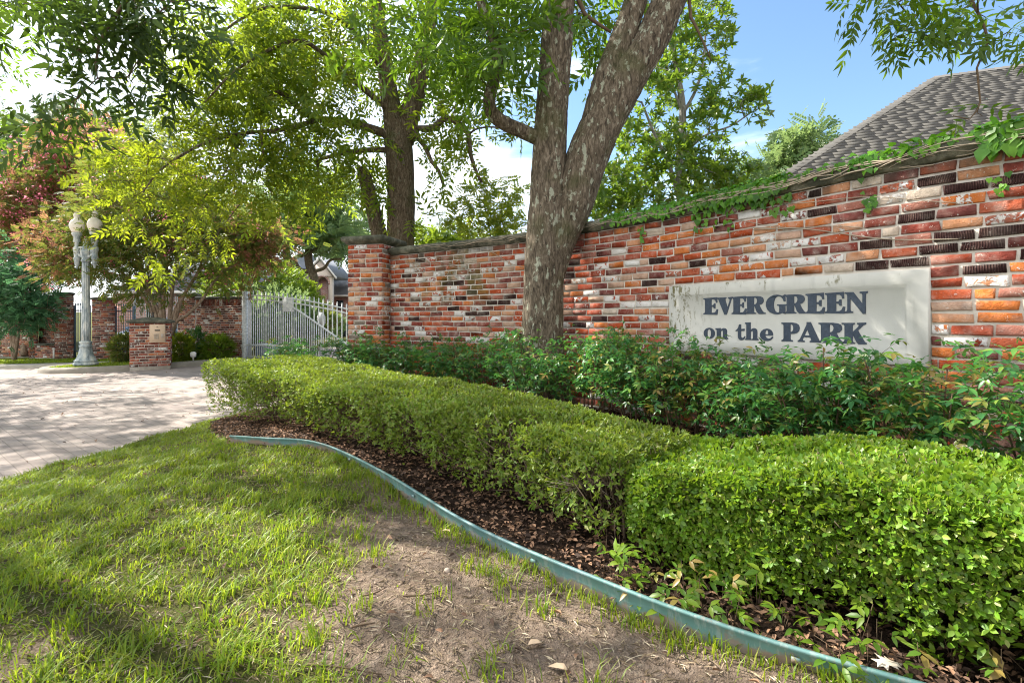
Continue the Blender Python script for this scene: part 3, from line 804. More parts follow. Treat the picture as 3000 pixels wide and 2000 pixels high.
GL = {
 'E': [[(0,0),(.95,-.03),(1,.30),(.9,.31),(.83,.16),(.74,.10),(.56,.09),(.56,.47),(.68,.46),(.73,.36),(.82,.35),(.82,.67),(.73,.66),(.68,.57),(.56,.56),(.56,.91),(.72,.90),(.82,.84),(.87,.70),(.95,.71),(.93,1.03),(0,1),(0,.94),(.09,.91),(.12,.84),(.12,.16),(.09,.09),(0,.06)]],
 'V': [[(0,1),(.60,1),(.60,.94),(.53,.91),(.54,.82),(.67,.40),(.80,.78),(.81,.88),(.72,.93),(.72,1),(1,1.02),(1,.95),(.93,.90),(.62,-.03),(.48,-.03),(.10,.86),(.06,.92),(0,.94)]],
 'R': [[(0,1),(.58,1),(.76,.97),(.87,.90),(.91,.78),(.90,.66),(.82,.55),(.70,.49),(.80,.26),(.87,.13),(.93,.07),(1,.06),(1,0),(.68,-.01),(.58,.10),(.48,.40),(.44,.44),(.44,.14),(.46,.08),(.54,.06),(.54,0),(0,0),(0,.06),(.07,.08),(.1,.15),(.1,.85),(.07,.92),(0,.94)], [(.44,.91),(.44,.53),(.52,.55),(.58,.63),(.60,.75),(.57,.86),(.51,.91)]],
 'G': [[(.94,1.03),(.95,.66),(.87,.65),(.82,.80),(.74,.90),(.63,.95),(.52,.91),(.44,.80),(.40,.64),(.39,.48),(.41,.28),(.47,.13),(.56,.06),(.64,.07),(.66,.13),(.66,.36),(.63,.42),(.55,.44),(.55,.50),(1,.50),(1,.44),(.94,.41),(.94,-.02),(.87,.0),(.80,.04),(.70,-.01),(.56,-.04),(.38,-.01),(.20,.08),(.07,.24),(0,.45),(.02,.66),(.10,.83),(.24,.95),(.40,1.02),(.56,1.03),(.70,1),(.80,.95),(.87,1.0)]],
 'N': [[(0,1),(.38,1),(.78,.42),(.78,.84),(.75,.91),(.66,.94),(.66,1),(1,1.02),(1,.94),(.92,.90),(.91,-.05),(.80,-.05),(.25,.70),(.25,.16),(.28,.09),(.37,.06),(.37,0),(0,-.01),(0,.06),(.09,.09),(.12,.16),(.12,.84),(.08,.92),(0,.94)]],
 'n': [[(0,1),(.42,1.03),(.42,.88),(.52,.98),(.66,1.03),(.8,.99),(.89,.88),(.91,.74),(.91,.16),(1,.08),(1,0),(.53,0),(.53,.08),(.6,.15),(.6,.70),(.56,.80),(.49,.79),(.43,.70),(.42,.16),(.48,.08),(.48,0),(0,0),(0,.08),(.1,.15),(.1,.83),(0,.9)]],
 't': [[(0,.60),(.16,.68),(.28,.82),(.36,1),(.56,1),(.56,.70),(.92,.72),(.90,.58),(.56,.58),(.56,.24),(.60,.14),(.70,.11),(.82,.15),(.93,.24),(1,.19),(.9,.06),(.74,-.02),(.56,-.04),(.38,.0),(.27,.09),(.24,.22),(.24,.57),(0,.55)]],
 'h': [[(0,1),(.42,1.02),(.42,.57),(.52,.65),(.66,.69),(.8,.66),(.89,.58),(.91,.48),(.91,.10),(1,.05),(1,0),(.53,0),(.53,.05),(.6,.10),(.6,.47),(.56,.53),(.49,.52),(.43,.46),(.42,.10),(.48,.05),(.48,0),(0,0),(0,.05),(.1,.10),(.1,.90),(0,.94)]],
 'e': [[(.98,.45),(.97,.66),(.87,.88),(.72,1),(.52,1.04),(.3,.98),(.12,.80),(.02,.54),(.05,.30),(.18,.10),(.4,-.03),(.62,-.03),(.84,.08),(1,.30),(.92,.35),(.8,.22),(.66,.17),(.52,.22),(.44,.34),(.42,.45)], [(.42,.55),(.64,.56),(.64,.74),(.6,.89),(.53,.94),(.46,.86),(.42,.70)]],
 'P': [[(0,1),(.62,1),(.82,.97),(.95,.88),(1,.73),(.97,.57),(.86,.46),(.70,.41),(.50,.40),(.5,.14),(.53,.08),(.63,.06),(.63,0),(0,0),(0,.06),(.08,.08),(.12,.15),(.12,.85),(.08,.92),(0,.94)], [(.5,.91),(.5,.50),(.59,.52),(.65,.61),(.66,.73),(.64,.84),(.58,.90)]],
 'A': [[(.40,1.03),(.58,1.03),(.92,.16),(.95,.09),(1,.06),(1,0),(.54,0),(.54,.06),(.60,.09),(.60,.15),(.56,.25),(.27,.25),(.22,.14),(.23,.08),(.31,.06),(.31,0),(0,0),(0,.06),(.06,.09),(.11,.16),(.40,.90)], [(.31,.34),(.53,.34),(.43,.66)]],
 'K': [[(0,1),(.53,1),(.53,.94),(.47,.91),(.45,.85),(.45,.56),(.68,.82),(.70,.90),(.63,.94),(.63,1),(.98,1.02),(.98,.94),(.87,.89),(.66,.64),(.90,.16),(.95,.08),(1,.06),(1,0),(.68,-.02),(.60,.10),(.46,.42),(.45,.14),(.47,.08),(.53,.06),(.53,0),(0,0),(0,.06),(.08,.08),(.12,.15),(.12,.85),(.08,.92),(0,.94)]],
}
th = np.linspace(0, 2 * math.pi, 25)[:-1]
GL['o'] = [[(0.5 + 0.5 * math.cos(a), 0.5 + 0.53 * math.sin(a)) for a in th], [(0.5 + 0.17 * math.cos(-a), 0.5 + 0.40 * math.sin(-a)) for a in th]]
def u_of(px):
    k = (px - HX) / F
    return (k * SA[1] - SA[0]) / (sd[0] - k * sd[1])
LET = [('E', 345, 437, 0), ('V', 430, 529, 0), ('E', 522, 616, 0), ('R', 607, 734, 0), ('G', 736, 866, 0), ('R', 853, 992, 0), ('E', 985, 1107, 0), ('E', 1106, 1233, 0), ('N', 1230, 1374, 0),
       ('o', 347, 417, 1), ('n', 421, 500, 1), ('t', 547, 608, 2), ('h', 606, 690, 3), ('e', 697, 783, 1), ('P', 834, 948, 4), ('A', 936, 1078, 4), ('R', 1066, 1228, 4), ('K', 1211, 1367, 4)]
ROW = {0: (0.995, 0.139), 1: (0.789, 0.088), 2: (0.789, 0.122), 3: (0.789, 0.137), 4: (0.789, 0.139)}
def catm2(poly):
    return poly
for (ch, a, b, r) in LET:
    u0, u1 = u_of(1900 + a * .4677), u_of(1900 + b * .4677)
    zb, hh = ROW[r]
    cu = bpy.data.curves.new('letter', 'CURVE'); cu.dimensions = '2D'; cu.fill_mode = 'BOTH'; cu.extrude = 0.0022; cu.bevel_depth = 0.0006
    for loop in GL[ch]:
        sp = cu.splines.new('POLY'); sp.points.add(len(loop) - 1); sp.use_cyclic_u = True
        for i, (x, y) in enumerate(loop): sp.points[i].co = (x * (u1 - u0), y * hh, 0, 1)
    tmp = bpy.data.objects.new('letter', cu); sc.collection.objects.link(tmp)
    me = bpy.data.meshes.new_from_object(tmp.evaluated_get(bpy.context.evaluated_depsgraph_get()))
    bpy.data.objects.remove(tmp)
    if ch == LET[0][0] and a == 345: LV, LF = [], []
    off = len(LV)
    for vv in me.vertices:
        LV.append(SP(u0 + vv.co.x, zb + vv.co.y, 0.0015 + vv.co.z))
    for pl in me.polygons: LF.append([off + i for i in pl.vertices])
lt = mesh_obj('lettering', LV, [k for q in LF for k in q], [len(q) for q in LF], M['letter'], sg)

# ------------------------------------------------------------------ bed edging
def edging():
    p = EDC; t = np.gradient(p, axis=0); t /= np.linalg.norm(t, axis=1, keepdims=True); n = np.stack([-t[:, 1], t[:, 0]], 1)
    V = []
    zt = 0.075 + 0.006 * np.sin(np.arange(len(p)) * 0.21) + np.interp(np.arange(len(p)), [0, 30, len(p)], [-0.02, 0.0, 0.0])
    zt = np.minimum(zt, 0.09)
    lean = -0.012
    for i in range(len(p)):
        for (o, z) in ((-0.008 + 0.0, -0.12), (-0.006 + lean * 0.3, zt[i] * 0.4), (-0.004 + lean, zt[i] - 0.012), (-0.009 + lean, zt[i] - 0.008), (-0.009 + lean, zt[i]), (0.004 + lean, zt[i]), (0.004, -0.12)):
            xy = p[i] + n[i] * o; V.append((xy[0], xy[1], z))
    m = 7
    f = [(i * m + k, (i + 1) * m + k, (i + 1) * m + (k + 1) % m, i * m + (k + 1) % m) for i in range(len(p) - 1) for k in range(m)]
    f += [tuple(range(m)), tuple(range(len(V) - 1, len(V) - m - 1, -1))]
    o = mesh_obj('bed_edging', V, [k for q in f for k in q], [len(q) for q in f], M['edging'])
    tag(o, 'rusty green steel strip edging the mulch bed along the lawn', 'edging')
    for i in (26, 43, 60, 77, 92):
        if i < len(p):
            mb = MB(); mb.box((p[i][0] - n[i][0] * 0.0235, p[i][1] - n[i][1] * 0.0235, zt[i] - 0.03), (0.022, 0.006, 0.014), math.atan2(t[i][1], t[i][0]))
            mb.build('stake_slot', M['edging'], o)
edging()
# ------------------------------------------------------------------ leaves
def tmpl_simple(L=1.0, w=0.32, droop=0.12, fold=0.05):
    V = np.array([(0, 0, 0), (0.45 * L, w / 2 * L, fold * L), (L, 0, -droop * L), (0.45 * L, -w / 2 * L, fold * L)])
    return V, np.array([(0, 2, 1), (0, 3, 2)])
def tmpl_leaf(w=0.45, droop=0.15, fold=0.06, point=0.72):
    V = np.array([(0, 0, 0), (0.28, w * .46, fold), (0.62, w * .42 * point / .72, fold * .8 - droop * .3), (1, 0, -droop), (0.62, -w * .42 * point / .72, fold * .8 - droop * .3), (0.28, -w * .46, fold), (0.3, 0, 0.0), (0.62, 0, -droop * .35)])
    return V, np.array([(0, 5, 6), (0, 6, 1), (6, 5, 4), (6, 4, 7), (7, 2, 6), (6, 2, 1), (7, 4, 3), (7, 3, 2)])
def compound(nl=9, ll=0.34, w=0.3, droop=0.35, leaf=None):
    """pinnate leaf of unit length: pairs of leaflets along a drooping rachis"""
    lv, lf = leaf or tmpl_simple(1.0, w)
    Vs, Fs = [], []; n = 0
    pairs = nl // 2
    def place(x, ang, s, side):
        nonlocal n
        z = -droop * x * x
        ca, sa = math.cos(ang), math.sin(ang)
        v = lv * s
        vv = np.stack([x + v[:, 0] * ca - v[:, 1] * sa, v[:, 0] * sa + v[:, 1] * ca, z + v[:, 2] - 0.25 * droop * np.abs(v[:, 0] * sa) - droop * x * v[:, 0] * ca], 1)
        Vs.append(vv); Fs.append(lf + n); n += len(vv)
    for i in range(pairs):
        x = 0.22 + 0.70 * i / max(1, pairs - 1)
        s = ll * (0.75 + 0.35 * math.sin(math.pi * (i + 0.8) / (pairs + 0.6)))
        place(x, R(58 - 10 * i / pairs), s, 1); place(x - 0.02, -R(58 - 10 * i / pairs), s, -1)
    place(0.96, 0.0, ll * 1.0, 0)
    # rachis
    k = 5; xs = np.linspace(0, 0.96, k)
    rv = []
    for x in xs:
        rv += [(x, 0.007, -droop * x * x), (x, -0.007, -droop * x * x)]
    rf = []
    for i in range(k - 1): rf += [(2 * i, 2 * i + 1, 2 * i + 3), (2 * i, 2 * i + 3, 2 * i + 2)]
    Vs.append(np.array(rv)); Fs.append(np.array(rf) + n)
    return np.concatenate(Vs), np.concatenate(Fs)
def triplet(w=0.38):
    lv, lf = tmpl_leaf(w, 0.2, 0.05)
    Vs, Fs = [], []; n = 0
    for ang, x, s in ((0, 0.45, 0.55), (R(62), 0.38, 0.5), (-R(62), 0.38, 0.5)):
        ca, sa = math.cos(ang), math.sin(ang); v = lv * s
        Vs.append(np.stack([x + v[:, 0] * ca - v[:, 1] * sa, v[:, 0] * sa + v[:, 1] * ca, v[:, 2] - 0.1 * x], 1)); Fs.append(lf + n); n += len(lv)
    return np.concatenate(Vs), np.concatenate(Fs)
def cluster(k, w=0.4, spread=0.9, leaf=None):
    lv, lf = leaf or tmpl_leaf(w, 0.15, 0.05)
    Vs, Fs = [], []; n = 0
    for i in range(k):
        a = 2 * math.pi * i / k + 0.3 * (i % 2); el = 0.55 - 0.5 * (i % 2) * spread
        d = np.array((math.cos(a) * math.cos(el), math.sin(a) * math.cos(el), math.sin(el)))
        z = np.array((0, 0, 1.0)); y = np.cross(z, d); y /= np.linalg.norm(y); zz = np.cross(d, y)
        Vs.append(lv[:, :1] * d + lv[:, 1:2] * y + lv[:, 2:] * zz); Fs.append(lf + n); n += len(lv)
    return np.concatenate(Vs), np.concatenate(Fs)

def unit(v): return v / np.maximum(np.linalg.norm(v, axis=-1, keepdims=True), 1e-9)
def scatter(T, pos, X, Z, s):
    tv, tf = T
    X = unit(X); Y = unit(np.cross(Z, X)); Zz = np.cross(X, Y)
    n = len(pos); s = np.broadcast_to(np.asarray(s, float), (n,))
    V = pos[:, None, :] + s[:, None, None] * (tv[None, :, 0:1] * X[:, None, :] + tv[None, :, 1:2] * Y[:, None, :] + tv[None, :, 2:3] * Zz[:, None, :])
    fidx = (tf[None] + (np.arange(n) * len(tv))[:, None, None]).reshape(-1, tf.shape[1])
    return V.reshape(-1, 3), fidx
def leaves_obj(name, parts, mat, parent):
    Vs, Fs, n = [], [], 0
    for (V, Fc) in parts:
        Vs.append(V); Fs.append(Fc + n); n += len(V)
    V = np.concatenate(Vs); Fc = np.concatenate(Fs)
    return mesh_obj(name, V, Fc, np.full(len(Fc), Fc.shape[1]), mat, parent)
def rdir(n): return unit(rng.normal(size=(n, 3)))

PEC = compound(11, 0.32, 0.30, 0.42)
PEC_M = compound(9, 0.40, 0.36, 0.42)
PEC_FAR = compound(7, 0.36, 0.36, 0.40)
PEC_NEAR = compound(9, 0.36, 0.33, 0.45, tmpl_leaf(0.34, 0.18, 0.05, 0.62))

# ------------------------------------------------------------------ tree skeleton
class Skel:
    def __init__(s): s.P = []; s.par = []; s.r = []
    def path(s, pts, r0, r1, parent=-1, step=0.12):
        pts = catmull(pts, step); ids = []
        for i, p in enumerate(pts):
            t = i / (len(pts) - 1)
            if i == 0 and parent >= 0: ids.append(parent); continue
            s.P.append(p); s.par.append(ids[-1] if ids else parent); s.r.append(r0 + (r1 - r0) * t); ids.append(len(s.P) - 1)
        return ids
    def near(s, p):
        return int(np.argmin(((np.array(s.P) - np.asarray(p)) ** 2).sum(1)))
    def grow(s, targets, seg=0.25, wob=0.12, arch=0.12, rmin=0.0035, first=0):
        T = np.asarray(targets, float)
        cap = len(s.P) + len(T) * 14 + 100
        A = np.zeros((cap, 3)); n = len(s.P); A[:n] = np.array(s.P)
        d = np.array([((A[first:n] - t) ** 2).sum(1).min() for t in T])
        ends = []
        for i in np.argsort(d):
            t = T[i]
            dist = ((A[first:n] - t) ** 2).sum(1)
            j = first + int(np.argmin(dist)); L = math.sqrt(dist[j - first])
            k = max(1, min(12, int(L / seg)))
            a = A[j].copy(); prev = j
            off = rng.normal(0, wob * L * 0.5, 3); 
            for q in range(1, k + 1):
                u = q / k
                p = a + (t - a) * u + (off + np.array((0, 0, arch * L))) * math.sin(math.pi * u) + rng.normal(0, 0.012, 3) * (q < k)
                A[n] = p; s.P.append(p); s.par.append(prev); s.r.append(0.0); prev = n; n += 1
            ends.append(prev)
        return ends
    def radii(s, tip=0.004, ex=2.3):
        n = len(s.P); acc = np.zeros(n)
        R_ = np.array(s.r)
        for i in range(n - 1, -1, -1):
            if acc[i] == 0: acc[i] = tip ** ex
            r = acc[i] ** (1 / ex)
            if s.r[i] == 0: R_[i] = r
            if s.par[i] >= 0: acc[s.par[i]] += max(acc[i], (R_[i] if s.r[i] == 0 else 0.0) ** ex)
        # a branch is never thicker than what carries it
        for i in range(n):
            if s.par[i] >= 0 and s.r[i] == 0: R_[i] = min(R_[i], R_[s.par[i]] * 0.9)
        s.R = np.maximum(R_, tip * 0.8)
    def mesh(s, name, mat, parent, start=0, rmax_seg=((0.05, 10), (0.02, 7), (0.0, 4))):
        n = len(s.P); ch = [[] for _ in range(n)]
        for i in range(n):
            if s.par[i] >= 0: ch[s.par[i]].append(i)
        mb = MB(); done = set()
        heads = [(i, s.par[i]) for i in range(start, n) if s.par[i] < start]
        while heads:
            i, p = heads.pop()
            chain = ([p] if p >= 0 else []) + [i]
            while ch[chain[-1]]:
                c = sorted(ch[chain[-1]], key=lambda k: -s.R[k])
                for k in c[1:]: heads.append((k, chain[-1]))
                chain.append(c[0])
            if len(chain) < 2: continue
            pts = np.array([s.P[k] for k in chain]); rad = np.array([s.R[k] for k in chain])
            if p >= 0: rad[0] = min(rad[0], rad[1] * 1.25)
            seg = 4
            for (lim, sg_) in rmax_seg:
                if rad.max() >= lim: seg = sg_; break
            mb.tube(pts, rad, seg)
        if not mb.V: return None
        return mb.build(name, mat, parent, True)

def bark_tube(name, pts, rad, mat, parent, n=40, amp=0.016, step=0.03, flare=None, freq=9.0, seed=3):
    """a trunk with furrowed bark as real relief"""
    key = np.asarray(pts, float); kr = np.asarray(rad, float)
    P_ = catmull(key, step)
    dk = np.concatenate([[0], np.cumsum(np.linalg.norm(np.diff(key, axis=0), axis=1))]); dk /= dk[-1]
    dp = np.concatenate([[0], np.cumsum(np.linalg.norm(np.diff(P_, axis=0), axis=1))]); tot = dp[-1]; dn = dp / tot
    r = np.interp(dn, dk, kr)
    t, u, w = frames(P_)
    ang = np.linspace(0, 2 * math.pi, n, endpoint=False)
    A, D = np.meshgrid(ang, dp)
    rr = np.repeat(r[:, None], n, 1)
    cx = np.cos(A) * rr.mean() * freq; sy = np.sin(A) * rr.mean() * freq
    # ridges run along the trunk
    q = fbm(cx * 1.6 + 7, sy * 1.6 + D * 1.7, seed) * 0.6 + fbm(cx * 4 + 3, sy * 4 + D * 5.5, seed + 9) * 0.4
    ridge = 1 - np.abs(q - 0.5) * 4.0
    big = fbm(cx * 0.35, sy * 0.35 + D * 0.9, seed + 5) - 0.5
    rr = rr * (1 + big * 0.14) - np.clip(ridge, 0, 1) * amp
    if flare is not None: rr = rr * (1 + flare * np.exp(-D / 0.16) * (1 + 0.35 * np.sin(A * 4 + 1)))
    V = P_[:, None, :] + rr[:, :, None] * (u[:, None, :] * np.cos(A)[:, :, None] + w[:, None, :] * np.sin(A)[:, :, None])
    m = len(P_)
    i, k = np.meshgrid(np.arange(m - 1), np.arange(n), indexing='ij')
    qd = np.stack([i * n + k, i * n + (k + 1) % n, (i + 1) * n + (k + 1) % n, (i + 1) * n + k], -1).reshape(-1, 4)
    return mesh_obj(name, V.reshape(-1, 3), qd, np.full(len(qd), 4), mat, parent, True)

def blob(px, py, rx, ry, d0, d1, n):
    """targets filling an ellipse of the picture between two depths"""
    a = rng.uniform(0, 2 * math.pi, n); r = np.sqrt(rng.uniform(0, 1, n)); d = rng.uniform(d0, d1, n)
    x = px + rx * r * np.cos(a); y = py + ry * r * np.sin(a)
    return np.stack([(x - HX) / F * d, d, EYE + (HY - y) / F * d], 1)
def ball(c, rad, n, hollow=0.0):
    v = rdir(n) * (rng.uniform(hollow ** 3, 1, n) ** (1 / 3))[:, None]
    return np.asarray(c) + v * np.asarray(rad)
def offframe(T, m=70):
    x, y = proj(T)
    return T[~((x > -m) & (x < 3000 + m) & (y > -m) & (y < 2000) & (T[:, 1] > 0))]

def foliage(ends, n, T, size, rad, droop=0.35, up=0.6, out=None, mixdir=0.6):
    """n leaves round every branch end; returns arrays for leaves_obj"""
    E = np.repeat(np.asarray(ends), n, 0); k = len(E)
    pos = E + rng.normal(0, rad, (k, 3))
    X = unit(pos - E + rng.normal(0, rad * 0.6, (k, 3))); X[:, 2] = X[:, 2] * 0.7 - droop * rng.uniform(0, 1, k)
    Z = rng.normal(0, 0.7, (k, 3)); Z[:, 2] += up
    return scatter(T, pos - unit(X) * size * 0.3, X, Z, size * rng.uniform(0.7, 1.2, k))

# ------------------------------------------------------------------ pecan in front of the wall
pe = thing('pecan_tree', (0.36, 5.45, 0.0), 'big forked pecan trunk standing close in front of the curved brick wall', 'tree')
D1 = 5.45
def q1(px, py, d=D1): return P(px, py, d)
base = np.array((0.36, D1, -0.05))
trunk = [base, q1(1594, 1100), q1(1590, 1000), q1(1592, 850), q1(1598, 740), q1(1603, 640), q1(1606, 560)]
bark_tube('trunk', trunk + [q1(1610, 420), q1(1622, 250), q1(1634, 60), q1(1642, -120), q1(1650, -420, 5.5), q1(1640, -900, 5.6)],
          [0.27, 0.245, 0.232, 0.225, 0.225, 0.225, 0.21, 0.19, 0.183, 0.182, 0.178, 0.16, 0.11], M['bark'], pe, 56, 0.02, 0.026, 0.5)
bark_tube('trunk', [q1(1602, 900), q1(1634, 720), q1(1680, 595), q1(1728, 440), q1(1808, 280), q1(1905, 125), q1(1962, 0), q1(2025, -130), q1(2110, -360, 5.4), q1(2200, -800, 5.3)],
          [0.10, 0.195, 0.226, 0.240, 0.225, 0.195, 0.185, 0.175, 0.15, 0.10], M['bark'], pe, 52, 0.02, 0.026, None, seed=31)
bark_tube('trunk', [q1(1735, 370, 5.45), q1(1775, 245, 5.45), q1(1822, 116, 5.45), q1(1862, 0, 5.45), q1(1895, -140, 5.5), q1(1950, -420, 5.7)],
          [0.14, 0.155, 0.135, 0.128, 0.12, 0.08], M['bark'], pe, 36, 0.014, 0.026, None, seed=57)
sk = Skel()
stemL = sk.path([q1(1606, 560), q1(1622, 250), q1(1642, -120), q1(1650, -420, 5.5), q1(1640, -900, 5.6), q1(1600, -1300, 5.6)], 0.12, 0.05)
stemR = sk.path([q1(1682, 590), q1(1880, 160), q1(2010, -110), q1(2080, -360, 5.4), q1(2200, -800, 5.3), q1(2260, -1300, 5.2)], 0.12, 0.05)
limb = [q1(1600, 415), q1(1530, 385, 5.4), q1(1462, 352, 5.35), q1(1434, 305, 5.3), q1(1450, 225, 5.3), q1(1458, 150, 5.3), q1(1430, 70, 5.3), q1(1395, -40, 5.3), q1(1340, -250, 5.2), q1(1200, -600, 5.1)]
bark_tube('limb', limb, [0.085, 0.082, 0.08, 0.072, 0.066, 0.062, 0.056, 0.05, 0.045, 0.03], M['bark'], pe, 24, 0.007, 0.03, None, seed=71)
limbid = sk.path(limb, 0.02, 0.02)
sk.path([q1(1434, 330, 5.3), q1(1395, 350, 5.25)], 0.05, 0.03, sk.near(q1(1434, 305, 5.3)))
n0 = len(sk.P)
# limbs that leave the frame and hang back into it at the upper right and upper left
l2 = sk.path([q1(2080, -360, 5.4), q1(2300, -420, 5.0), q1(2560, -300, 4.5), q1(2760, -120, 4.1), q1(2850, 10, 3.9)], 0.06, 0.012, sk.near(q1(2080, -360, 5.4)))
l2b = sk.path([q1(2850, 10, 3.9), q1(2880, 70, 3.8), q1(2892, 130, 3.75), q1(2862, 200, 3.7), q1(2872, 300, 3.65), q1(2840, 350, 3.6)], 0.010, 0.005, l2[-1])
l2c = sk.path([q1(2760, -120, 4.1), q1(2700, 20, 4.0), q1(2650, 90, 3.9)], 0.010, 0.005, l2[-5])
l3 = sk.path([q1(1650, -420, 5.5), q1(1350, -520, 5.0), q1(950, -420, 4.6), q1(620, -220, 4.4), q1(400, -30, 4.3), q1(290, 130, 4.25), q1(285, 230, 4.2)], 0.07, 0.008, sk.near(q1(1650, -420, 5.5)))
l4 = sk.path([q1(620, -220, 4.4), q1(520, -20, 4.4), q1(420, 70, 4.4), q1(330, 95, 4.4)], 0.012, 0.006, sk.near(q1(620, -220, 4.4)))
sk.path([q1(2010, 30), q1(2040, 80, 5.3), q1(2085, 180, 5.2)], 0.02, 0.006, sk.near(q1(1990, -110)))
sk.path([q1(1685, 20), q1(1740, 62, 5.4), q1(1790, 95, 5.4)], 0.025, 0.015, sk.near(q1(1642, -120)))
crown_in = np.vstack([
    blob(1300, 50, 260, 100, 4.8, 6.4, 24), blob(1430, 160, 110, 110, 4.9, 5.6, 11), blob(1180, 160, 120, 80, 5.4, 6.6, 5), blob(1500, 60, 70, 70, 4.8, 5.4, 6),
    blob(1720, 120, 60, 120, 6.0, 7.0, 8), blob(1700, 30, 80, 50, 5.6, 6.4, 6)])
near_L = np.vstack([blob(340, 25, 240, 60, 3.9, 4.6, 17), blob(280, 170, 150, 60, 4.0, 4.4, 9), blob(230, 300, 90, 40, 4.0, 4.3, 4), blob(560, 90, 120, 70, 4.2, 4.8, 8), blob(30, 20, 40, 30, 4.0, 4.2, 2), blob(420, 250, 80, 60, 4.2, 4.6, 5), blob(150, 370, 60, 25, 4.0, 4.2, 3)])
near_R = np.vstack([blob(2770, 0, 210, 60, 3.6, 4.2, 13), blob(2660, 110, 110, 30, 3.6, 3.9, 5), blob(2930, 60, 70, 50, 3.6, 4.0, 5), blob(2850, 335, 70, 25, 3.5, 3.7, 3), blob(2530, 0, 30, 20, 3.8, 4.0, 2)])
crown_off = np.vstack([offframe(ball((0.4, 5.3, 8.6), (3.6, 3.2, 3.4), 190)), offframe(ball((-3.0, 6.5, 6.6), (1.7, 1.3, 1.0), 50))])  # second ball: unseen leaves added to keep sun off the wall
e1 = sk.grow(crown_in, 0.2); e3 = sk.grow(near_L, 0.18, 0.16); e4 = sk.grow(near_R, 0.16, 0.16, 0.0); e2 = sk.grow(crown_off, 0.4)
sk.radii(0.0032)
sk.mesh('branch', M['twig'], pe, n0)
PA = lambda ids: np.array([sk.P[i] for i in ids])
leaves_obj('foliage', [foliage(PA(e1), 7, PEC_M, 0.32, 0.15), foliage(PA(e2), 8, PEC_FAR, 0.36, 0.24)], M['pecan_d'], pe)
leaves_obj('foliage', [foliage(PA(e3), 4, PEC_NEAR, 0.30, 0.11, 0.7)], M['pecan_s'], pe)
leaves_obj('foliage', [foliage(PA(e4), 4, PEC_NEAR, 0.24, 0.08, 0.7)], M['pecan_d'], pe)

# ------------------------------------------------------------------ second pecan, behind the wall
p2 = thing('pecan_tree', (-2.2, 10.0, -0.1), 'second pecan rising behind the brick pillar, forked high with wide leafy limbs', 'tree')
def q2(px, py, d=10.0): return P(px, py, d)
bark_tube('trunk', [np.array((-2.15, 10, -0.15)), q2(1176, 900), q2(1174, 720), q2(1176, 600), q2(1172, 500), q2(1166, 420), q2(1150, 330), q2(1132, 220), q2(1115, 100), q2(1095, -40), q2(1070, -300)],
          [0.38, 0.31, 0.285, 0.28, 0.285, 0.29, 0.19, 0.17, 0.15, 0.13, 0.08], M['bark2'], p2, 36, 0.022, 0.06, 0.3, 5.0, seed=91)
bark_tube('trunk', [q2(1180, 470), q2(1192, 380), q2(1215, 280), q2(1238, 180), q2(1258, 80), q2(1275, -60), q2(1300, -300)], [0.12, 0.21, 0.20, 0.175, 0.14, 0.12, 0.08], M['bark2'], p2, 30, 0.02, 0.06, None, 5.0, seed=92)
bark_tube('trunk', [np.array((-2.45, 10.0, -0.1)), q2(1118, 740), q2(1104, 660), q2(1082, 570), q2(1066, 510), q2(1058, 492)], [0.2, 0.17, 0.165, 0.15, 0.14, 0.10], M['bark2'], p2, 24, 0.016, 0.06, None, 5.0, seed=93)
sk = Skel()
A_ = sk.path([q2(1170, 470), q2(1150, 330), q2(1132, 220), q2(1115, 100), q2(1095, -40), q2(1070, -300)], 0.1, 0.05)
B_ = sk.path([q2(1180, 470), q2(1192, 380), q2(1215, 280), q2(1238, 180), q2(1258, 80), q2(1300, -300)], 0.1, 0.05)
C_ = sk.path([q2(1118, 740), q2(1082, 570), q2(1062, 500)], 0.08, 0.06)
n0 = len(sk.P)
LL = sk.path([q2(1150, 400), q2(1080, 375, 9.9), q2(1000, 355, 9.7), q2(935, 350, 9.5), q2(880, 320, 9.3), q2(815, 270, 9.1), q2(760, 330, 8.9)], 0.09, 0.03, A_[2])
sk.path([q2(935, 350, 9.5), q2(830, 380, 9.2), q2(720, 390, 8.9), q2(600, 420, 8.6), q2(480, 490, 8.3), q2(420, 560, 8.2)], 0.045, 0.010, sk.near(q2(935, 350, 9.5)))
sk.path([q2(720, 390, 8.9), q2(690, 440, 8.8), q2(650, 520, 8.7), q2(560, 620, 8.5)], 0.022, 0.007, sk.near(q2(720, 390, 8.9)))
sk.path([q2(780, 430, 9), q2(740, 520, 8.9), q2(730, 560, 8.9), q2(640, 680, 8.7)], 0.018, 0.006, sk.near(q2(770, 385, 9.0)))
sk.path([q2(1150, 330), q2(1040, 240, 9.4), q2(950, 160, 9.0), q2(860, 120, 8.6), q2(700, 200, 8.2), q2(600, 300, 8.0)], 0.06, 0.010, sk.near(q2(1150, 330)))
sk.path([q2(1132, 220), q2(1000, 60, 9.2), q2(820, 20, 8.7), q2(700, 60, 8.3), q2(560, 180, 8.0)], 0.05, 0.010, sk.near(q2(1132, 220)))
sk.path([q2(1205, 370), q2(1240, 378, 9.9), q2(1275, 372, 9.8), q2(1305, 345, 9.7), q2(1345, 362, 9.6), q2(1372, 395, 9.5), q2(1378, 450, 9.5), q2(1396, 505, 9.4), q2(1412, 535, 9.4)], 0.075, 0.025, B_[1])
sk.path([q2(1215, 395, 9.9), q2(1245, 430, 9.8), q2(1262, 470, 9.7), q2(1285, 500, 9.7), q2(1300, 545, 9.7)], 0.05, 0.03, sk.near(q2(1205, 370)))
sk.path([q2(1372, 385, 9.5), q2(1430, 372, 9.3), q2(1490, 380, 9.1)], 0.02, 0.012, sk.near(q2(1372, 395, 9.5)))
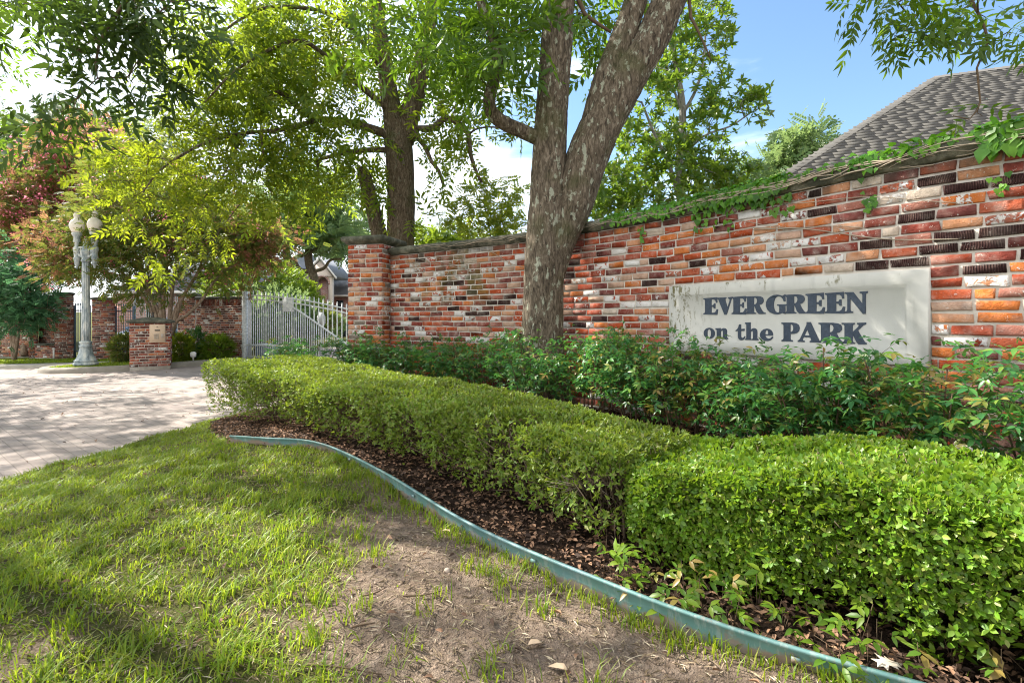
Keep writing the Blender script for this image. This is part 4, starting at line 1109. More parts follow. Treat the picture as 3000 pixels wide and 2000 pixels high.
sk.path([q2(1150, 440), q2(1080, 440, 9.8), q2(1000, 450, 9.6), q2(930, 470, 9.4)], 0.06, 0.03, sk.near(q2(1165, 440)))
tin = np.vstack([
    blob(930, 150, 260, 170, 8.2, 11.0, 68), blob(1180, 150, 220, 170, 8.8, 11.2, 49), blob(800, 330, 240, 130, 8.4, 10.5, 46), blob(1000, 450, 190, 120, 8.8, 10.8, 38),
    blob(620, 190, 180, 130, 7.8, 9.4, 32), blob(800, 120, 240, 120, 9, 12, 37), blob(560, 330, 160, 80, 8.4, 10, 18), blob(1380, 250, 150, 130, 8.6, 10.6, 22), blob(1250, 330, 110, 80, 9.2, 10.6, 11), blob(1120, 560, 70, 60, 9.2, 9.8, 5),
    blob(880, 560, 150, 60, 8.8, 10, 14), blob(1300, 480, 90, 70, 9.2, 10, 6), blob(1240, 620, 40, 60, 9.3, 9.9, 4), blob(1390, 420, 90, 60, 9, 10, 4), blob(1500, 330, 60, 60, 8.8, 9.6, 4), blob(1190, 480, 60, 40, 9.3, 9.6, 4), blob(1260, 130, 160, 60, 9, 10, 7)])
ylo = np.vstack([blob(500, 450, 200, 85, 8.0, 9.2, 32), blob(640, 550, 170, 80, 8.2, 9.4, 26), blob(480, 610, 130, 50, 8.1, 8.8, 12), blob(740, 470, 130, 80, 8.6, 9.6, 26), blob(470, 740, 70, 40, 8.1, 8.5, 5), blob(400, 520, 120, 80, 8.1, 8.8, 10), blob(640, 690, 60, 40, 8.5, 8.9, 5)])
toff = offframe(ball((-2.6, 10.2, 9.6), (5.0, 4.0, 2.6), 130))
_x, _y = proj(tin); _l = np.interp(_y, [0, 420, 720], [1105, 1166, 1176]); _r = np.interp(_y, [0, 380, 720], [1262, 1192, 1180])
tin = tin[~(((np.abs(_x - _l) < 62) | (np.abs(_x - _r) < 55)) & (_y > 60) & (tin[:, 1] < 10.2))]
e1 = sk.grow(tin, 0.22); e3 = sk.grow(ylo, 0.2); e2 = sk.grow(toff, 0.5)
sk.radii(0.0035)
sk.mesh('branch', M['bark2'], p2, n0)
PA = lambda ids: np.array([sk.P[i] for i in ids])
leaves_obj('foliage', [foliage(PA(e1), 7, PEC_M, 0.36, 0.20), foliage(PA(e2), 8, PEC_FAR, 0.42, 0.3)], M['pecan'], p2)
leaves_obj('foliage', [foliage(PA(e3), 6, PEC_M, 0.27, 0.19)], M['pecan_y'], p2)

# ------------------------------------------------------------------ street tree at the left, shading lawn and road
st = thing('street_tree', (-8.6, 4.6, -0.35), 'spreading tree at the left whose dark leaf sprays hang into the top left corner', 'tree')
bark_tube('trunk', [np.array((-8.6, 4.6, -0.5)), np.array((-8.5, 4.6, 1.2)), np.array((-8.3, 4.7, 2.8)), np.array((-8.1, 4.9, 4.4)), np.array((-8.0, 5.1, 6.4)), np.array((-8.0, 5.2, 8.4))],
          [0.34, 0.28, 0.26, 0.22, 0.13, 0.05], M['bark2'], st, 28, 0.02, 0.07, 0.3, 5.0, seed=15)
sk = Skel()
ids = sk.path([np.array((-8.3, 4.7, 2.8)), np.array((-8.1, 4.9, 4.4)), np.array((-8.0, 5.1, 6.4)), np.array((-8.0, 5.2, 8.4))], 0.12, 0.05)
n0 = len(sk.P)
ltop = sk.path([np.array((-8.1, 4.9, 4.4)), np.array((-7.0, 4.9, 4.9)), np.array((-5.9, 4.9, 4.7)), P(-120, 40, 4.7)], 0.05, 0.012, sk.near((-8.1, 4.9, 4.4)))
hang = np.vstack([blob(15, 12, 40, 18, 4.4, 4.8, 3), blob(170, -30, 90, 40, 4.5, 4.9, 6)])
off = offframe(np.vstack([ball((-7.6, 6.6, 6.9), (3.2, 2.8, 2.0), 27), ball((-11.8, 9.2, 6.4), (3.4, 3.0, 2.0), 42), ball((-15.0, 12.4, 6.0), (3.0, 2.6, 1.8), 36), ball((-5.0, 4.0, 6.6), (1.6, 1.6, 1.0), 4)]), 40)  # unseen crown lobes, added and placed to dapple the lawn and road
e1 = sk.grow(hang, 0.2); e2 = sk.grow(off, 0.5)
sk.radii(0.0035)
sk.mesh('branch', M['bark2'], st, n0)
PA = lambda ids: np.array([sk.P[i] for i in ids])
leaves_obj('foliage', [foliage(PA(e1), 5, PEC_NEAR, 0.3, 0.12, 0.6), foliage(PA(e2), 26, PEC_FAR, 0.42, 0.30)], M['pecan_d'], st)

# ------------------------------------------------------------------ magnolia behind the wall
mg = thing('magnolia_tree', (3.3, 9.8, -0.1), 'glossy magnolia with pale branches rising behind the wall beside the roof', 'tree')
def q3(px, py, d=9.8): return P(px, py, d)
sk = Skel()
t0 = sk.path([np.array((3.35, 9.8, -0.2)), q3(2004, 700), q3(1995, 560), q3(1990, 470), q3(2000, 330), q3(1985, 220), q3(1960, 100), q3(1930, -60)], 0.13, 0.035)
sk.path([q3(2004, 640), q3(1960, 480), q3(1920, 400), q3(1880, 300)], 0.05, 0.02, sk.near(q3(2004, 660)))
sk.path([q3(2000, 335), q3(2040, 260), q3(2060, 180), q3(2070, 60)], 0.035, 0.015, sk.near(q3(2000, 330)))
sk.path([q3(2000, 335), q3(1970, 250), q3(1955, 200)], 0.03, 0.015, sk.near(q3(2000, 330)))
sk.path([q3(1990, 470), q3(2060, 400), q3(2140, 370), q3(2200, 330)], 0.03, 0.012, sk.near(q3(1990, 470)))
T = np.vstack([blob(1980, 60, 160, 110, 9, 10.6, 58), blob(2030, 200, 120, 70, 9, 10.4, 30), blob(1900, 280, 90, 90, 9, 10.6, 26), blob(1920, 420, 130, 70, 9, 10.6, 42), blob(2110, 330, 90, 45, 9.2, 10.2, 20), blob(2205, 300, 40, 40, 9.5, 10, 11),
               blob(1950, 540, 210, 85, 8.8, 10.6, 96), blob(2140, 520, 110, 60, 9, 10.4, 34), blob(1800, 560, 90, 90, 9, 10.4, 36), blob(1800, 210, 50, 90, 9.6, 10.4, 10), blob(1720, 600, 50, 50, 9, 10, 9), blob(2060, 430, 90, 50, 9.2, 10.4, 16),
               offframe(ball((2.9, 9.8, 7.9), (1.2, 1.0, 1.3), 40))])
e = sk.grow(T, 0.22)
sk.radii(0.005)
sk.mesh('trunk', M['bark4'], mg, 0)
E = np.array([sk.P[i] for i in e])
leaves_obj('foliage', [foliage(E, 5, cluster(7, 0.38, 0.9), 0.125, 0.12, 0.1, 0.8)], M['magnolia'], mg)

# ------------------------------------------------------------------ other trees
def stem_tree(name, stems, blobs, label, cat, tmpl, size, rad, nper, leafm, barkm, group=None, tip=0.004, seg=0.25, flowers=None, arch=0.12, droop=0.3, r0=0.05, extra=None):
    o = thing(name, tuple(stems[0][0]), label, cat, group)
    sk = Skel()
    for st_ in stems:
        rr = st_[-1] if isinstance(st_[-1], (tuple, list)) and len(st_[-1]) == 2 else (r0, r0 * 0.4)
        pts = [s for s in st_ if len(s) == 3]
        if len(sk.P): sk.path(pts, rr[0], rr[1], -1)
        else: sk.path(pts, rr[0], rr[1])
    T = np.vstack(blobs)
    e = sk.grow(T, seg, 0.12, arch); sk.radii(tip)
    sk.mesh('trunk', barkm, o, 0)
    E = np.array([sk.P[i] for i in e])
    leaves_obj('crown', [foliage(E, nper, tmpl, size, rad, droop)], leafm, o)
    if extra:
        m2, frac, cond = extra
        sel = E[cond(E)]
        if len(sel): leaves_obj('crown', [foliage(sel, int(nper * frac), tmpl, size, rad, droop)], m2, o)
    if flowers:
        nf, fr, fs = flowers
        k = rng.choice(len(E), nf, replace=True)
        c = E[k] + rng.normal(0, rad * 1.2, (nf, 3))
        leaves_obj('blossom', [foliage(c, 9, tmpl_simple(1, 0.9, 0.1, 0.2), fs, fr, 0.0, 0.2)], M['flower'], o)
    return o
SPR = cluster(6, 0.45, 0.9, tmpl_simple(1, 0.5, 0.1, 0.06))
def spray(k=5):
    lv, lf = tmpl_simple(1, 0.5, 0.1, 0.05); Vs = []; Fs = []; n = 0
    for i in range(2 * k + 1):
        x = 0.15 + 0.8 * (i // 2) / k; a = R(55) * (1 if i % 2 else -1) * (i < 2 * k); s = 0.34
        ca, sa = math.cos(a), math.sin(a); v = lv * s
        Vs.append(np.stack([x + v[:, 0] * ca - v[:, 1] * sa, v[:, 0] * sa + v[:, 1] * ca, v[:, 2]], 1)); Fs.append(lf + n); n += len(v)
    return np.concatenate(Vs), np.concatenate(Fs)
SP5 = spray(5)
b0 = P(492, 1062, 14.3); b0[2] = -0.22
def q4(px, py, d=14.3): return P(px, py, d)
stems = [[b0, q4(440, 900), q4(360, 800), q4(290, 740), q4(210, 690), (0.07, 0.02)], [b0, q4(452, 900), q4(420, 800), q4(380, 700), q4(340, 600), (0.07, 0.02)], [b0, q4(470, 890), q4(452, 780), q4(440, 650), q4(430, 520), (0.07, 0.02)],
         [b0, q4(500, 900), q4(512, 800), q4(540, 690), q4(560, 580), (0.07, 0.02)], [b0, q4(520, 910), q4(560, 830), q4(610, 760), q4(680, 690), (0.075, 0.02)], [b0, q4(512, 950), q4(545, 925), q4(590, 880), q4(640, 810), q4(700, 770), q4(770, 745), (0.06, 0.02)],
         [b0, q4(505, 930), q4(540, 860), q4(580, 800), q4(600, 720), (0.05, 0.02)], [b0, q4(460, 900), q4(400, 830), q4(330, 800), q4(270, 790), (0.05, 0.015)], [b0, q4(480, 890), q4(490, 790), q4(480, 680), q4(500, 560), (0.05, 0.015)]]
stem_tree('crape_myrtle', stems, [blob(430, 640, 230, 150, 13, 16, 190), blob(300, 760, 130, 70, 13.4, 15.6, 55), blob(620, 690, 150, 90, 13.2, 15.6, 80), blob(770, 700, 80, 60, 13.6, 15.2, 34), blob(200, 720, 120, 90, 13.6, 15.6, 50), blob(420, 830, 120, 40, 13.6, 15.2, 26), blob(640, 790, 90, 40, 13.8, 15, 18), blob(400, 480, 180, 60, 13.5, 15.5, 50)],
          'large multi stemmed crape myrtle spreading behind the keypad pillar, green with a few pink flowers', 'crape myrtle', SP5, 0.21, 0.24, 17, M['myrtle'], M['bark3'],
          flowers=(170, 0.07, 0.06), tip=0.006, extra=(M['myrtle_r'], 0.9, lambda E: (proj(E)[0] > 700) | (proj(E)[0] < 190)))
b1 = P(70, 1040, 17.8); b1[2] = -0.3
def q5(px, py, d=18.5): return P(px, py, d)
stem_tree('crape_myrtle', [[b1, q5(85, 900), q5(110, 760), q5(150, 620), q5(200, 500), (0.09, 0.02)], [b1, q5(60, 900), q5(40, 760), q5(20, 640), (0.08, 0.02)], [b1, q5(90, 900), q5(170, 760), q5(260, 620), q5(300, 480), (0.08, 0.02)]],
          [blob(150, 560, 170, 130, 17.5, 20, 130), blob(60, 640, 110, 110, 17.5, 20, 70), blob(230, 440, 120, 70, 17.5, 20, 50), blob(290, 420, 70, 60, 18, 20, 20), blob(120, 740, 150, 60, 17.6, 19.5, 40)],
          'tall crape myrtle behind the street lamp, covered in pink blossom with reddish leaves', 'crape myrtle', SP5, 0.26, 0.30, 12, M['myrtle'], M['bark3'], extra=(M['myrtle_r'], 0.8, lambda E: E[:, 0] < 99), flowers=(900, 0.11, 0.085), tip=0.007)
b2 = P(42, 1032, 16.4); b2[2] = -0.33
def q6(px, py, d=16.4): return P(px, py, d)
stem_tree('crape_myrtle', [[b2, q6(30, 960), q6(10, 900), q6(-20, 850), (0.07, 0.025)], [b2, q6(45, 950), q6(42, 880), q6(40, 820), (0.07, 0.025)], [b2, q6(56, 960), q6(60, 900), q6(80, 840), (0.06, 0.02)], [b2, q6(36, 970), q6(22, 930), q6(0, 910), (0.05, 0.02)]],
          [blob(60, 850, 100, 60, 15.6, 17.2, 60), blob(30, 920, 90, 45, 15.6, 17, 36), blob(20, 790, 90, 50, 15.8, 17.2, 40), blob(100, 900, 40, 40, 15.8, 16.6, 12)],
          'small blue green myrtle with bunched pale stems before the far left wall', 'crape myrtle', SP5, 0.22, 0.22, 17, M['myrtle_b'], M['bark3'], tip=0.006)
# young tree showing above the wall between the two pecans
b3 = np.array((-0.35, 9.6, -0.1))
def q7(px, py, d=9.6): return P(px, py, d)
stem_tree('young_tree', [[b3, q7(1440, 760), q7(1432, 660), q7(1415, 590), (0.03, 0.01)], [b3, q7(1445, 740), q7(1470, 640), q7(1520, 580), (0.02, 0.006)], [b3, q7(1425, 730), q7(1380, 650), q7(1350, 600), (0.02, 0.006)]],
          [blob(1430, 580, 70, 60, 9, 10.2, 26), blob(1370, 630, 60, 50, 9, 10.2, 18), blob(1490, 620, 50, 60, 9, 10.2, 16), blob(1440, 680, 90, 30, 9, 10.2, 18), blob(1500, 560, 40, 30, 9, 10, 6)],
          'thin young tree with sparse sprays showing above the wall between the two pecan trunks', 'tree', SP5, 0.20, 0.09, 6, M['pecan_y'], M['twig'], tip=0.003, seg=0.15)
b4 = np.array((-1.5, 11.5, -0.1))
stem_tree('leafy_bush', [[b4, P(1290, 800, 11.5), P(1280, 720, 11.5), (0.03, 0.01)], [b4, P(1250, 760, 11.5), P(1230, 690, 11.5), (0.02, 0.01)], [b4, P(1330, 760, 11.5), P(1370, 700, 11.5), (0.02, 0.01)]],
          [blob(1260, 690, 60, 40, 11, 12, 26), blob(1340, 705, 80, 28, 11, 12, 30), blob(1290, 760, 90, 30, 11, 12, 24)],
          'yellow green bush peeping over the wall beside the rear pecan trunk', 'bush', SP5, 0.24, 0.13, 8, M['shrub'], M['twig'], tip=0.004)
def far_tree(px, py_base, d, crown, label, leafm, n=0, size=0.8, rad=0.5, nper=12, stems=None, bark=None):
    b = P(px, py_base, d); b[2] = float(ground_z(b[0], b[1])) - 0.1
    sts = stems or [[b, P(px, py_base - 150, d), P(px + 5, min(c[1] for c in crown), d), (0.22, 0.06)]]
    return stem_tree('shade_tree', sts, [blob(*c) for c in crown], label, 'tree', SP5, size, rad, nper, leafm, bark or M['bark2'], tip=0.012, seg=0.6)
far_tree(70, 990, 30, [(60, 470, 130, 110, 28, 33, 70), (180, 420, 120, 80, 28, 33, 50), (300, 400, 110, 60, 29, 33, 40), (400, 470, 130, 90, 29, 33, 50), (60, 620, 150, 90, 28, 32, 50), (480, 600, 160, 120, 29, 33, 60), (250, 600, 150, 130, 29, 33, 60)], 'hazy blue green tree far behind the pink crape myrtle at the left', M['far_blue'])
bo = P(935, 905, 26); bo[2] = 0.0; bo2 = P(888, 905, 26); bo2[2] = 0.0
far_tree(920, 950, 26, [(900, 610, 120, 60, 24.5, 28, 60), (970, 670, 60, 40, 24.5, 27, 22), (840, 650, 70, 50, 24.5, 27, 24), (995, 715, 25, 25, 25, 27, 5), (880, 680, 60, 25, 25, 27, 8), (920, 560, 120, 50, 25, 28, 30)],
         'two stemmed oak with bent dark trunks standing inside the gate', M['far_leaf'], size=0.6, rad=0.4,
         stems=[[bo, P(922, 830, 26), P(905, 770, 26), P(905, 720, 26), P(918, 660, 26), (0.30, 0.16)], [bo2 + np.array((0.3, 0, 0)), P(872, 830, 26), P(850, 782, 26), P(838, 745, 26), P(850, 690, 26), (0.30, 0.15)],
                [P(912, 795, 26), P(880, 790, 25.8), P(860, 760, 25.6), P(840, 750, 25.5), (0.13, 0.07)], [P(920, 795, 26), P(950, 785, 25.6), P(968, 762, 25.4), P(1000, 758, 25.3), (0.10, 0.05)], [P(880, 750, 26), P(930, 730, 25.8), P(985, 712, 25.6), (0.10, 0.05)]])
far_tree(760, 960, 48, [(700, 680, 150, 50, 46, 52, 50), (990, 690, 60, 50, 46, 52, 22), (760, 640, 200, 60, 46, 52, 50), (1040, 670, 60, 50, 46, 50, 20)], 'distant green tree rising behind the far grey roofed house', M['far_leaf'], size=1.2, rad=0.8)
far_tree(2300, 900, 24, [(2340, 430, 60, 50, 23, 25, 26), (2290, 480, 50, 40, 23, 25, 20), (2400, 400, 30, 25, 23, 25, 8), (2250, 520, 60, 40, 23, 25, 20)], 'distant tree top seen between the magnolia and the sloping roof', M['far_leaf'], size=0.6, rad=0.35)
# ------------------------------------------------------------------ clipped hedges
LEAF_N = tmpl_leaf(0.52, 0.12, 0.06, 0.85)
LEAF_S = tmpl_simple(1.0, 0.5, 0.12, 0.08)
def hedge(name, label, line, hw, ht, n, size, mat, tmpl, seed, thin=None, zb=0.0, flare=-0.18, low0=0.1):
    o = thing(name, (line[0][0], line[0][1], 0.0), label, 'hedge')
    Pp = catmull(line, 0.05); d = np.concatenate([[0], np.cumsum(np.linalg.norm(np.diff(Pp, axis=0), axis=1))]); L = d[-1]
    def sample(n, depth_scale):
        s = rng.uniform(-0.12, L + 0.12, n)
        sc_ = np.clip(s, 0, L)
        c = np.stack([np.interp(sc_, d, Pp[:, 0]), np.interp(sc_, d, Pp[:, 1])], 1)
        e = 0.05
        t = np.stack([np.interp(sc_ + e, d, Pp[:, 0]) - np.interp(sc_ - e, d, Pp[:, 0]), np.interp(sc_ + e, d, Pp[:, 1]) - np.interp(sc_ - e, d, Pp[:, 1])], 1); t = unit(t)
        nn = np.stack([t[:, 1], -t[:, 0]], 1)
        w = np.interp(sc_ / L, np.linspace(0, 1, len(hw)), hw); h = np.interp(sc_ / L, np.linspace(0, 1, len(ht)), ht)
        h = h + (fbm(c[:, 0] * 2.3, c[:, 1] * 2.3, seed) - 0.5) * 0.07
        w = w + (fbm(s * 2.1, s * 0 + 3, seed + 4) - 0.5) * 0.10
        # section: front side, top, back side
        per = 2 * h + 2 * w; q = rng.uniform(0, 1, n) * per
        side = np.where(q < h, 0, np.where(q < h + 2 * w, 1, 2))
        dep = rng.exponential(depth_scale, n)
        lump = (fbm(s * 5 + 9, q * 5, seed + 2) - 0.5) * 0.09
        dep = dep - lump - (rng.random(n) < 0.06) * rng.uniform(0, 0.055, n)
        zz = np.where(side == 0, q, np.where(side == 1, h - dep, per - q))
        fl = 1 + flare * np.clip(1 - zz / h, 0, 1) ** 1.5          # narrower or wider at the foot
        off = np.where(side == 0, w * fl - dep, np.where(side == 1, w - (q - h), -(w * fl - dep)))
        # rounded shoulders
        ex = np.clip(np.abs(off) - (w - 0.10), 0, None); ez = np.clip(zz - (h - 0.10), 0, None)
        rr = np.sqrt(ex ** 2 + ez ** 2); k = np.where(rr > 0.10, 0.10 / np.maximum(rr, 1e-6), 1.0)
        off = np.sign(off) * (np.abs(off) - ex * (1 - k)); zz = zz - ez * (1 - k)
        over = (s - sc_)
        endr = 1 - np.clip((np.abs(over) / 0.12) ** 2, 0, 1) * 0.35
        xy = c + nn * (off * endr)[:, None] + t * over[:, None]
        nrm = np.where((side == 1)[:, None], np.array((0, 0, 1.0)), np.concatenate([nn * np.where(side == 0, 1, -1)[:, None], np.zeros((n, 1))], 1))
        nrm = nrm + np.concatenate([t * (over / 0.12)[:, None] * 0.8, np.zeros((n, 1))], 1)
        gz = ground_z(xy[:, 0], xy[:, 1])
        pos = np.column_stack([xy, gz * (1 - zz / h) + zz + zb])
        keep = np.ones(n, bool)
        low = np.where(side != 1, zz / h, 1.0)
        keep &= rng.uniform(0, 1, n) < np.clip(low0 + low * 1.7, 0, 1)
        hol = fbm(s * 3.5, q * 3.5, seed + 7)
        keep &= rng.uniform(0, 1, n) < np.clip((hol - 0.30) * 6, 0.14, 1)
        if thin is not None:
            for (tc, tr) in thin:
                dd = np.linalg.norm((pos - np.array(tc)) / np.array(tr), axis=1)
                keep &= rng.uniform(0, 1, n) < np.clip((dd - 0.55) * 2.2, 0.02, 1)
        return pos[keep], unit(nrm)[keep], side[keep]
    pos, nrm, side = sample(n, 0.045)
    k = len(pos)
    X = unit(nrm * 0.6 + rng.normal(0, 0.65, (k, 3)) + np.array((0, 0, 0.45)))
    Z = unit(nrm * 0.45 + rng.normal(0, 0.75, (k, 3)) + np.array((0, 0, 0.5)))
    m = int(k * 0.55)
    sh = slice(m, m + int(k * 0.10)); ks = sh.stop - sh.start      # short shoots that end in a rosette
    Zs = unit(nrm[sh] * 0.7 + rng.normal(0, 0.45, (ks, 3)) + np.array((0, 0, 0.6)))
    leaves_obj('foliage', [scatter(tmpl, pos[:m], X[:m], Z[:m], size * rng.uniform(0.55, 1.25, m)),
                           scatter(cluster(6, 0.5, 0.9, tmpl), pos[sh] + nrm[sh] * rng.uniform(-0.02, 0.02, (ks, 1)), rdir(ks), Zs, size * rng.uniform(0.55, 1.05, ks))], mat, o)
    # twigs from the stems out to the leaves
    mb = MB(); tp, tn, _ = sample(max(200, int(L * 600)), 0.05)
    for i in range(len(tp)):
        c = tp[i]; j = int(np.argmin(((Pp - c[:2]) ** 2).sum(1)))
        foot = np.array((Pp[j][0] + rng.normal(0, 0.10), Pp[j][1] + rng.normal(0, 0.10), 0.0)); foot[2] = float(ground_z(foot[0], foot[1])) - 0.01
        a = foot + (c - foot) * rng.uniform(0.25, 0.5) + rng.normal(0, 0.02, 3); a[2] = foot[2] + (c[2] - foot[2]) * 0.35
        b = a + (c - a) * 0.55 + rng.normal(0, 0.03, 3)
        mb.tube([a, b, c + tn[i] * 0.02], [0.0035, 0.0024, 0.0012], 3)
    for i in range(int(L * 16)):
        j = rng.integers(0, len(Pp)); f0 = np.array((Pp[j][0] + rng.uniform(-0.13, 0.13), Pp[j][1] + rng.uniform(-0.13, 0.13), -0.02))
        mb.tube([f0, f0 + np.array((rng.normal(0, .03), rng.normal(0, .03), 0.14)), f0 + np.array((rng.uniform(-.07, .07), rng.uniform(-.07, .07), 0.34))], [0.008, 0.006, 0.003], 5)
    mb.build('stems', M['hedge_twig'], o)
    return o
H1 = [(-2.95, 6.0), (-2.35, 5.43), (-1.7, 4.8), (-1.05, 4.17), (-0.3, 3.4), (0.15, 2.78), (0.57, 2.27)]
H2 = [(0.71, 2.21), (1.02, 2.00), (1.42, 1.67), (1.87, 1.35), (2.4, 1.0)]
TH1 = [((0.36, 2.16, 0.25), (0.17, 0.2, 0.11))]
hedge('clipped_hedge', 'long clipped box hedge running from the driveway corner along the mulch bed', H1, [0.58, 0.58, 0.54, 0.50, 0.46, 0.40, 0.34], [0.50, 0.49, 0.47, 0.45, 0.45, 0.45, 0.44], 150000, 0.027, M['hedge'], LEAF_S, 3, TH1, low0=-0.12)
hedge('clipped_hedge', 'brighter green hedge nearest the camera, below the stone name sign', H2, [0.36, 0.38, 0.38, 0.38, 0.38], [0.37, 0.45, 0.455, 0.455, 0.455], 165000, 0.0245, M['hedge_n'], LEAF_N, 8, [((1.0, 1.52, 0.03), (0.22, 0.15, 0.10)), ((1.3, 1.28, 0.05), (0.2, 0.15, 0.10))], flare=0.36, low0=0.0)
# dead brushy shoot in the gap of the long hedge
mb = MB(); c0 = np.array((0.33, 2.28, 0.20))
for i in range(46):
    a = rng.uniform(-1.2, 1.2); d_ = np.array((math.sin(a) * 0.7 - 0.2, -0.55, 0.15 + 0.7 * rng.random())); d_ /= np.linalg.norm(d_)
    L = rng.uniform(0.09, 0.2); m_ = c0 + d_ * L * 0.5 + rng.normal(0, 0.012, 3)
    mb.tube([c0 + rng.normal(0, 0.015, 3), m_, m_ + d_ * L * 0.5 + rng.normal(0, 0.03, 3)], [0.0022, 0.0016, 0.0007], 3)
    if i % 2: mb.tube([m_, m_ + (d_ + rng.normal(0, 0.5, 3)) * 0.07], [0.0012, 0.0006], 3)
tag(mb.build('dead_shoot', M['dead_twig']), 'bunch of bare grey dead twigs in the gap of the long hedge', 'twigs')

# ------------------------------------------------------------------ nandina along the wall
TRI = triplet(0.40)
def nandina(x, y, h, r, label, ny=0.12, dens=1.0, red=False):
    o = thing('nandina', (x, y, 0.0), label, 'shrub', 'nandina shrubs along the brick wall')
    mb = MB(); nst = 11; tips = []
    for i in range(nst):
        a = rng.uniform(0, 2 * math.pi); rr = r * math.sqrt(rng.random())
        f0 = np.array((x + math.cos(a) * rr * 0.45, y + math.sin(a) * rr * 0.45, -0.02)); hh = h * rng.uniform(0.75, 1.08)
        t1 = np.array((x + math.cos(a) * rr * 0.8, y + math.sin(a) * rr * 0.8, hh * 0.6)); t2 = np.array((x + math.cos(a) * rr * 1.1, y + math.sin(a) * rr * 1.1, hh))
        mb.tube(catmull([f0, t1, t2], 0.08), np.linspace(0.006, 0.003, len(catmull([f0, t1, t2], 0.08))), 5)
        for q in range(int(30 * dens)):
            u = rng.uniform(0.22, 1.0) ** 0.7; p0 = f0 + (t1 - f0) * min(1, u / 0.6) if u < 0.6 else t1 + (t2 - t1) * (u - 0.6) / 0.4
            b = rng.uniform(0, 2 * math.pi); L = rng.uniform(0.07, 0.22)
            p1 = p0 + np.array((math.cos(b) * L, math.sin(b) * L, L * rng.uniform(-0.1, 0.7)))
            if q % 2 == 0: mb.tube([p0, p1], [0.0016, 0.0009], 3)
            tips.append(p1)
    mb.build('stems', M['twig'], o)
    tips = np.array(tips); k = 3
    E = np.repeat(tips, k, 0); n = len(E)
    pos = E + rng.normal(0, 0.032, (n, 3))
    pos[:, 2] = np.maximum(pos[:, 2], 0.05)
    X = unit(np.column_stack([rng.normal(0, 1, n), rng.normal(0, 1, n), rng.uniform(-1.0, 0.5, n)])); Z = unit(np.column_stack([rng.normal(0, .5, n), rng.normal(0, .5, n), np.ones(n)]))
    yl = rng.random(n) < ny
    s = 0.100 * rng.uniform(0.6, 1.2, n)
    leaves_obj('foliage', [scatter(TRI, pos[~yl], X[~yl], Z[~yl], s[~yl])], M['nandina'], o)
    if yl.any(): leaves_obj('foliage', [scatter(TRI, pos[yl], X[yl], Z[yl], s[yl])], M['nandina_y'], o)
NAN = [(-2.75, 6.85, .66, .42, 'dark nandina at the left end beside the brick pillar'), (-2.15, 6.75, .68, .42, 'nandina at the foot of the brick pillar'), (-1.45, 6.55, .66, .42, 'sparse nandina left of centre before the mossy stretch of wall'),
       (-0.85, 6.25, .62, .42, 'nandina before the mossy wall showing brick through its foot'), (-0.28, 5.85, .66, .42, 'nandina just left of the big pecan trunk'), (0.22, 5.05, .74, .42, 'dense nandina hiding the foot of the big pecan trunk'),
       (0.70, 4.72, .76, .40, 'nandina just right of the big pecan trunk'), (1.06, 4.36, .70, .38, 'nandina between the pecan trunk and the stone sign'), (1.30, 3.92, .76, .36, 'nandina with yellow tips covering the left end of the stone sign'),
       (1.58, 3.46, .64, .34, 'low nandina under the first words of the stone sign'), (1.86, 3.02, .72, .34, 'nandina with thin shoots rising before the last letters of the stone sign'), (2.12, 2.58, .74, .34, 'nandina with yellowing lower leaves below the right end of the stone sign'),
       (2.42, 2.15, .76, .34, 'nandina at the right edge before the bare brick beside the sign')]
for (x, y, h, r, lb) in NAN:
    nandina(x, y, h, r, lb, 0.28 if 'yellow' in lb else 0.08)

# ------------------------------------------------------------------ ivy on the coping
iv = thing('ivy', (1.5, 4.8, ZT), 'bright green ivy and bare vines creeping along the top of the brick wall', 'ivy')
IVL = (np.array([(0, 0, 0), (-0.12, 0.30, 0.02), (0.18, 0.52, 0.0), (0.48, 0.34, 0.03), (1.0, 0.0, -0.15), (0.48, -0.34, 0.03), (0.18, -0.52, 0.0), (-0.12, -0.30, 0.02), (0.42, 0, 0)]),
       np.array([(0, 8, 1), (1, 8, 2), (2, 8, 3), (3, 8, 4), (4, 8, 5), (5, 8, 6), (6, 8, 7), (7, 8, 0)])[:, ::-1])
def s_at(px):
    best = min(np.arange(0, WL, 0.02), key=lambda s: abs(proj(np.array((*wpos(s)[0], ZT)))[0] - px)); return best
pos, Xs, Zs, sz = [], [], [], []
mb = MB()
def ivy_patch(px0, px1, n, hang, size=0.05):
    s0, s1 = s_at(px0), s_at(px1)
    for i in range(n):
        s = rng.uniform(s0, s1); c, t, nn = wpos(s)
        if rng.random() < 0.55:
            o = rng.uniform(-0.16, 0.07); z = ZT + 0.12 + rng.uniform(0, 0.035); zv = np.array((nn[0] * 0.3, nn[1] * 0.3, 1)) + rng.normal(0, 0.35, 3)
            x = np.array((*(nn * rng.uniform(-.2, 1) + t * rng.normal(0, .8)), rng.normal(-0.1, .2)))
        else:
            dz = rng.random() ** 1.6 * hang; o = 0.065 if dz < 0.12 else 0.03; z = ZT + 0.12 - dz; zv = np.array((nn[0], nn[1], 0.5)) + rng.normal(0, 0.3, 3)
            x = np.array((*(t * rng.normal(0, .5)), -1.0))
        pos.append((c[0] + nn[0] * o, c[1] + nn[1] * o, z)); Xs.append(x); Zs.append(zv); sz.append(size * rng.uniform(0.6, 1.2))
ivy_patch(1770, 1900, 170, 0.10, 0.048); ivy_patch(1900, 2060, 200, 0.12, 0.048); ivy_patch(2040, 2110, 190, 0.28, 0.045); ivy_patch(2100, 2320, 480, 0.17, 0.045); ivy_patch(2255, 2330, 50, 0.26, 0.045)
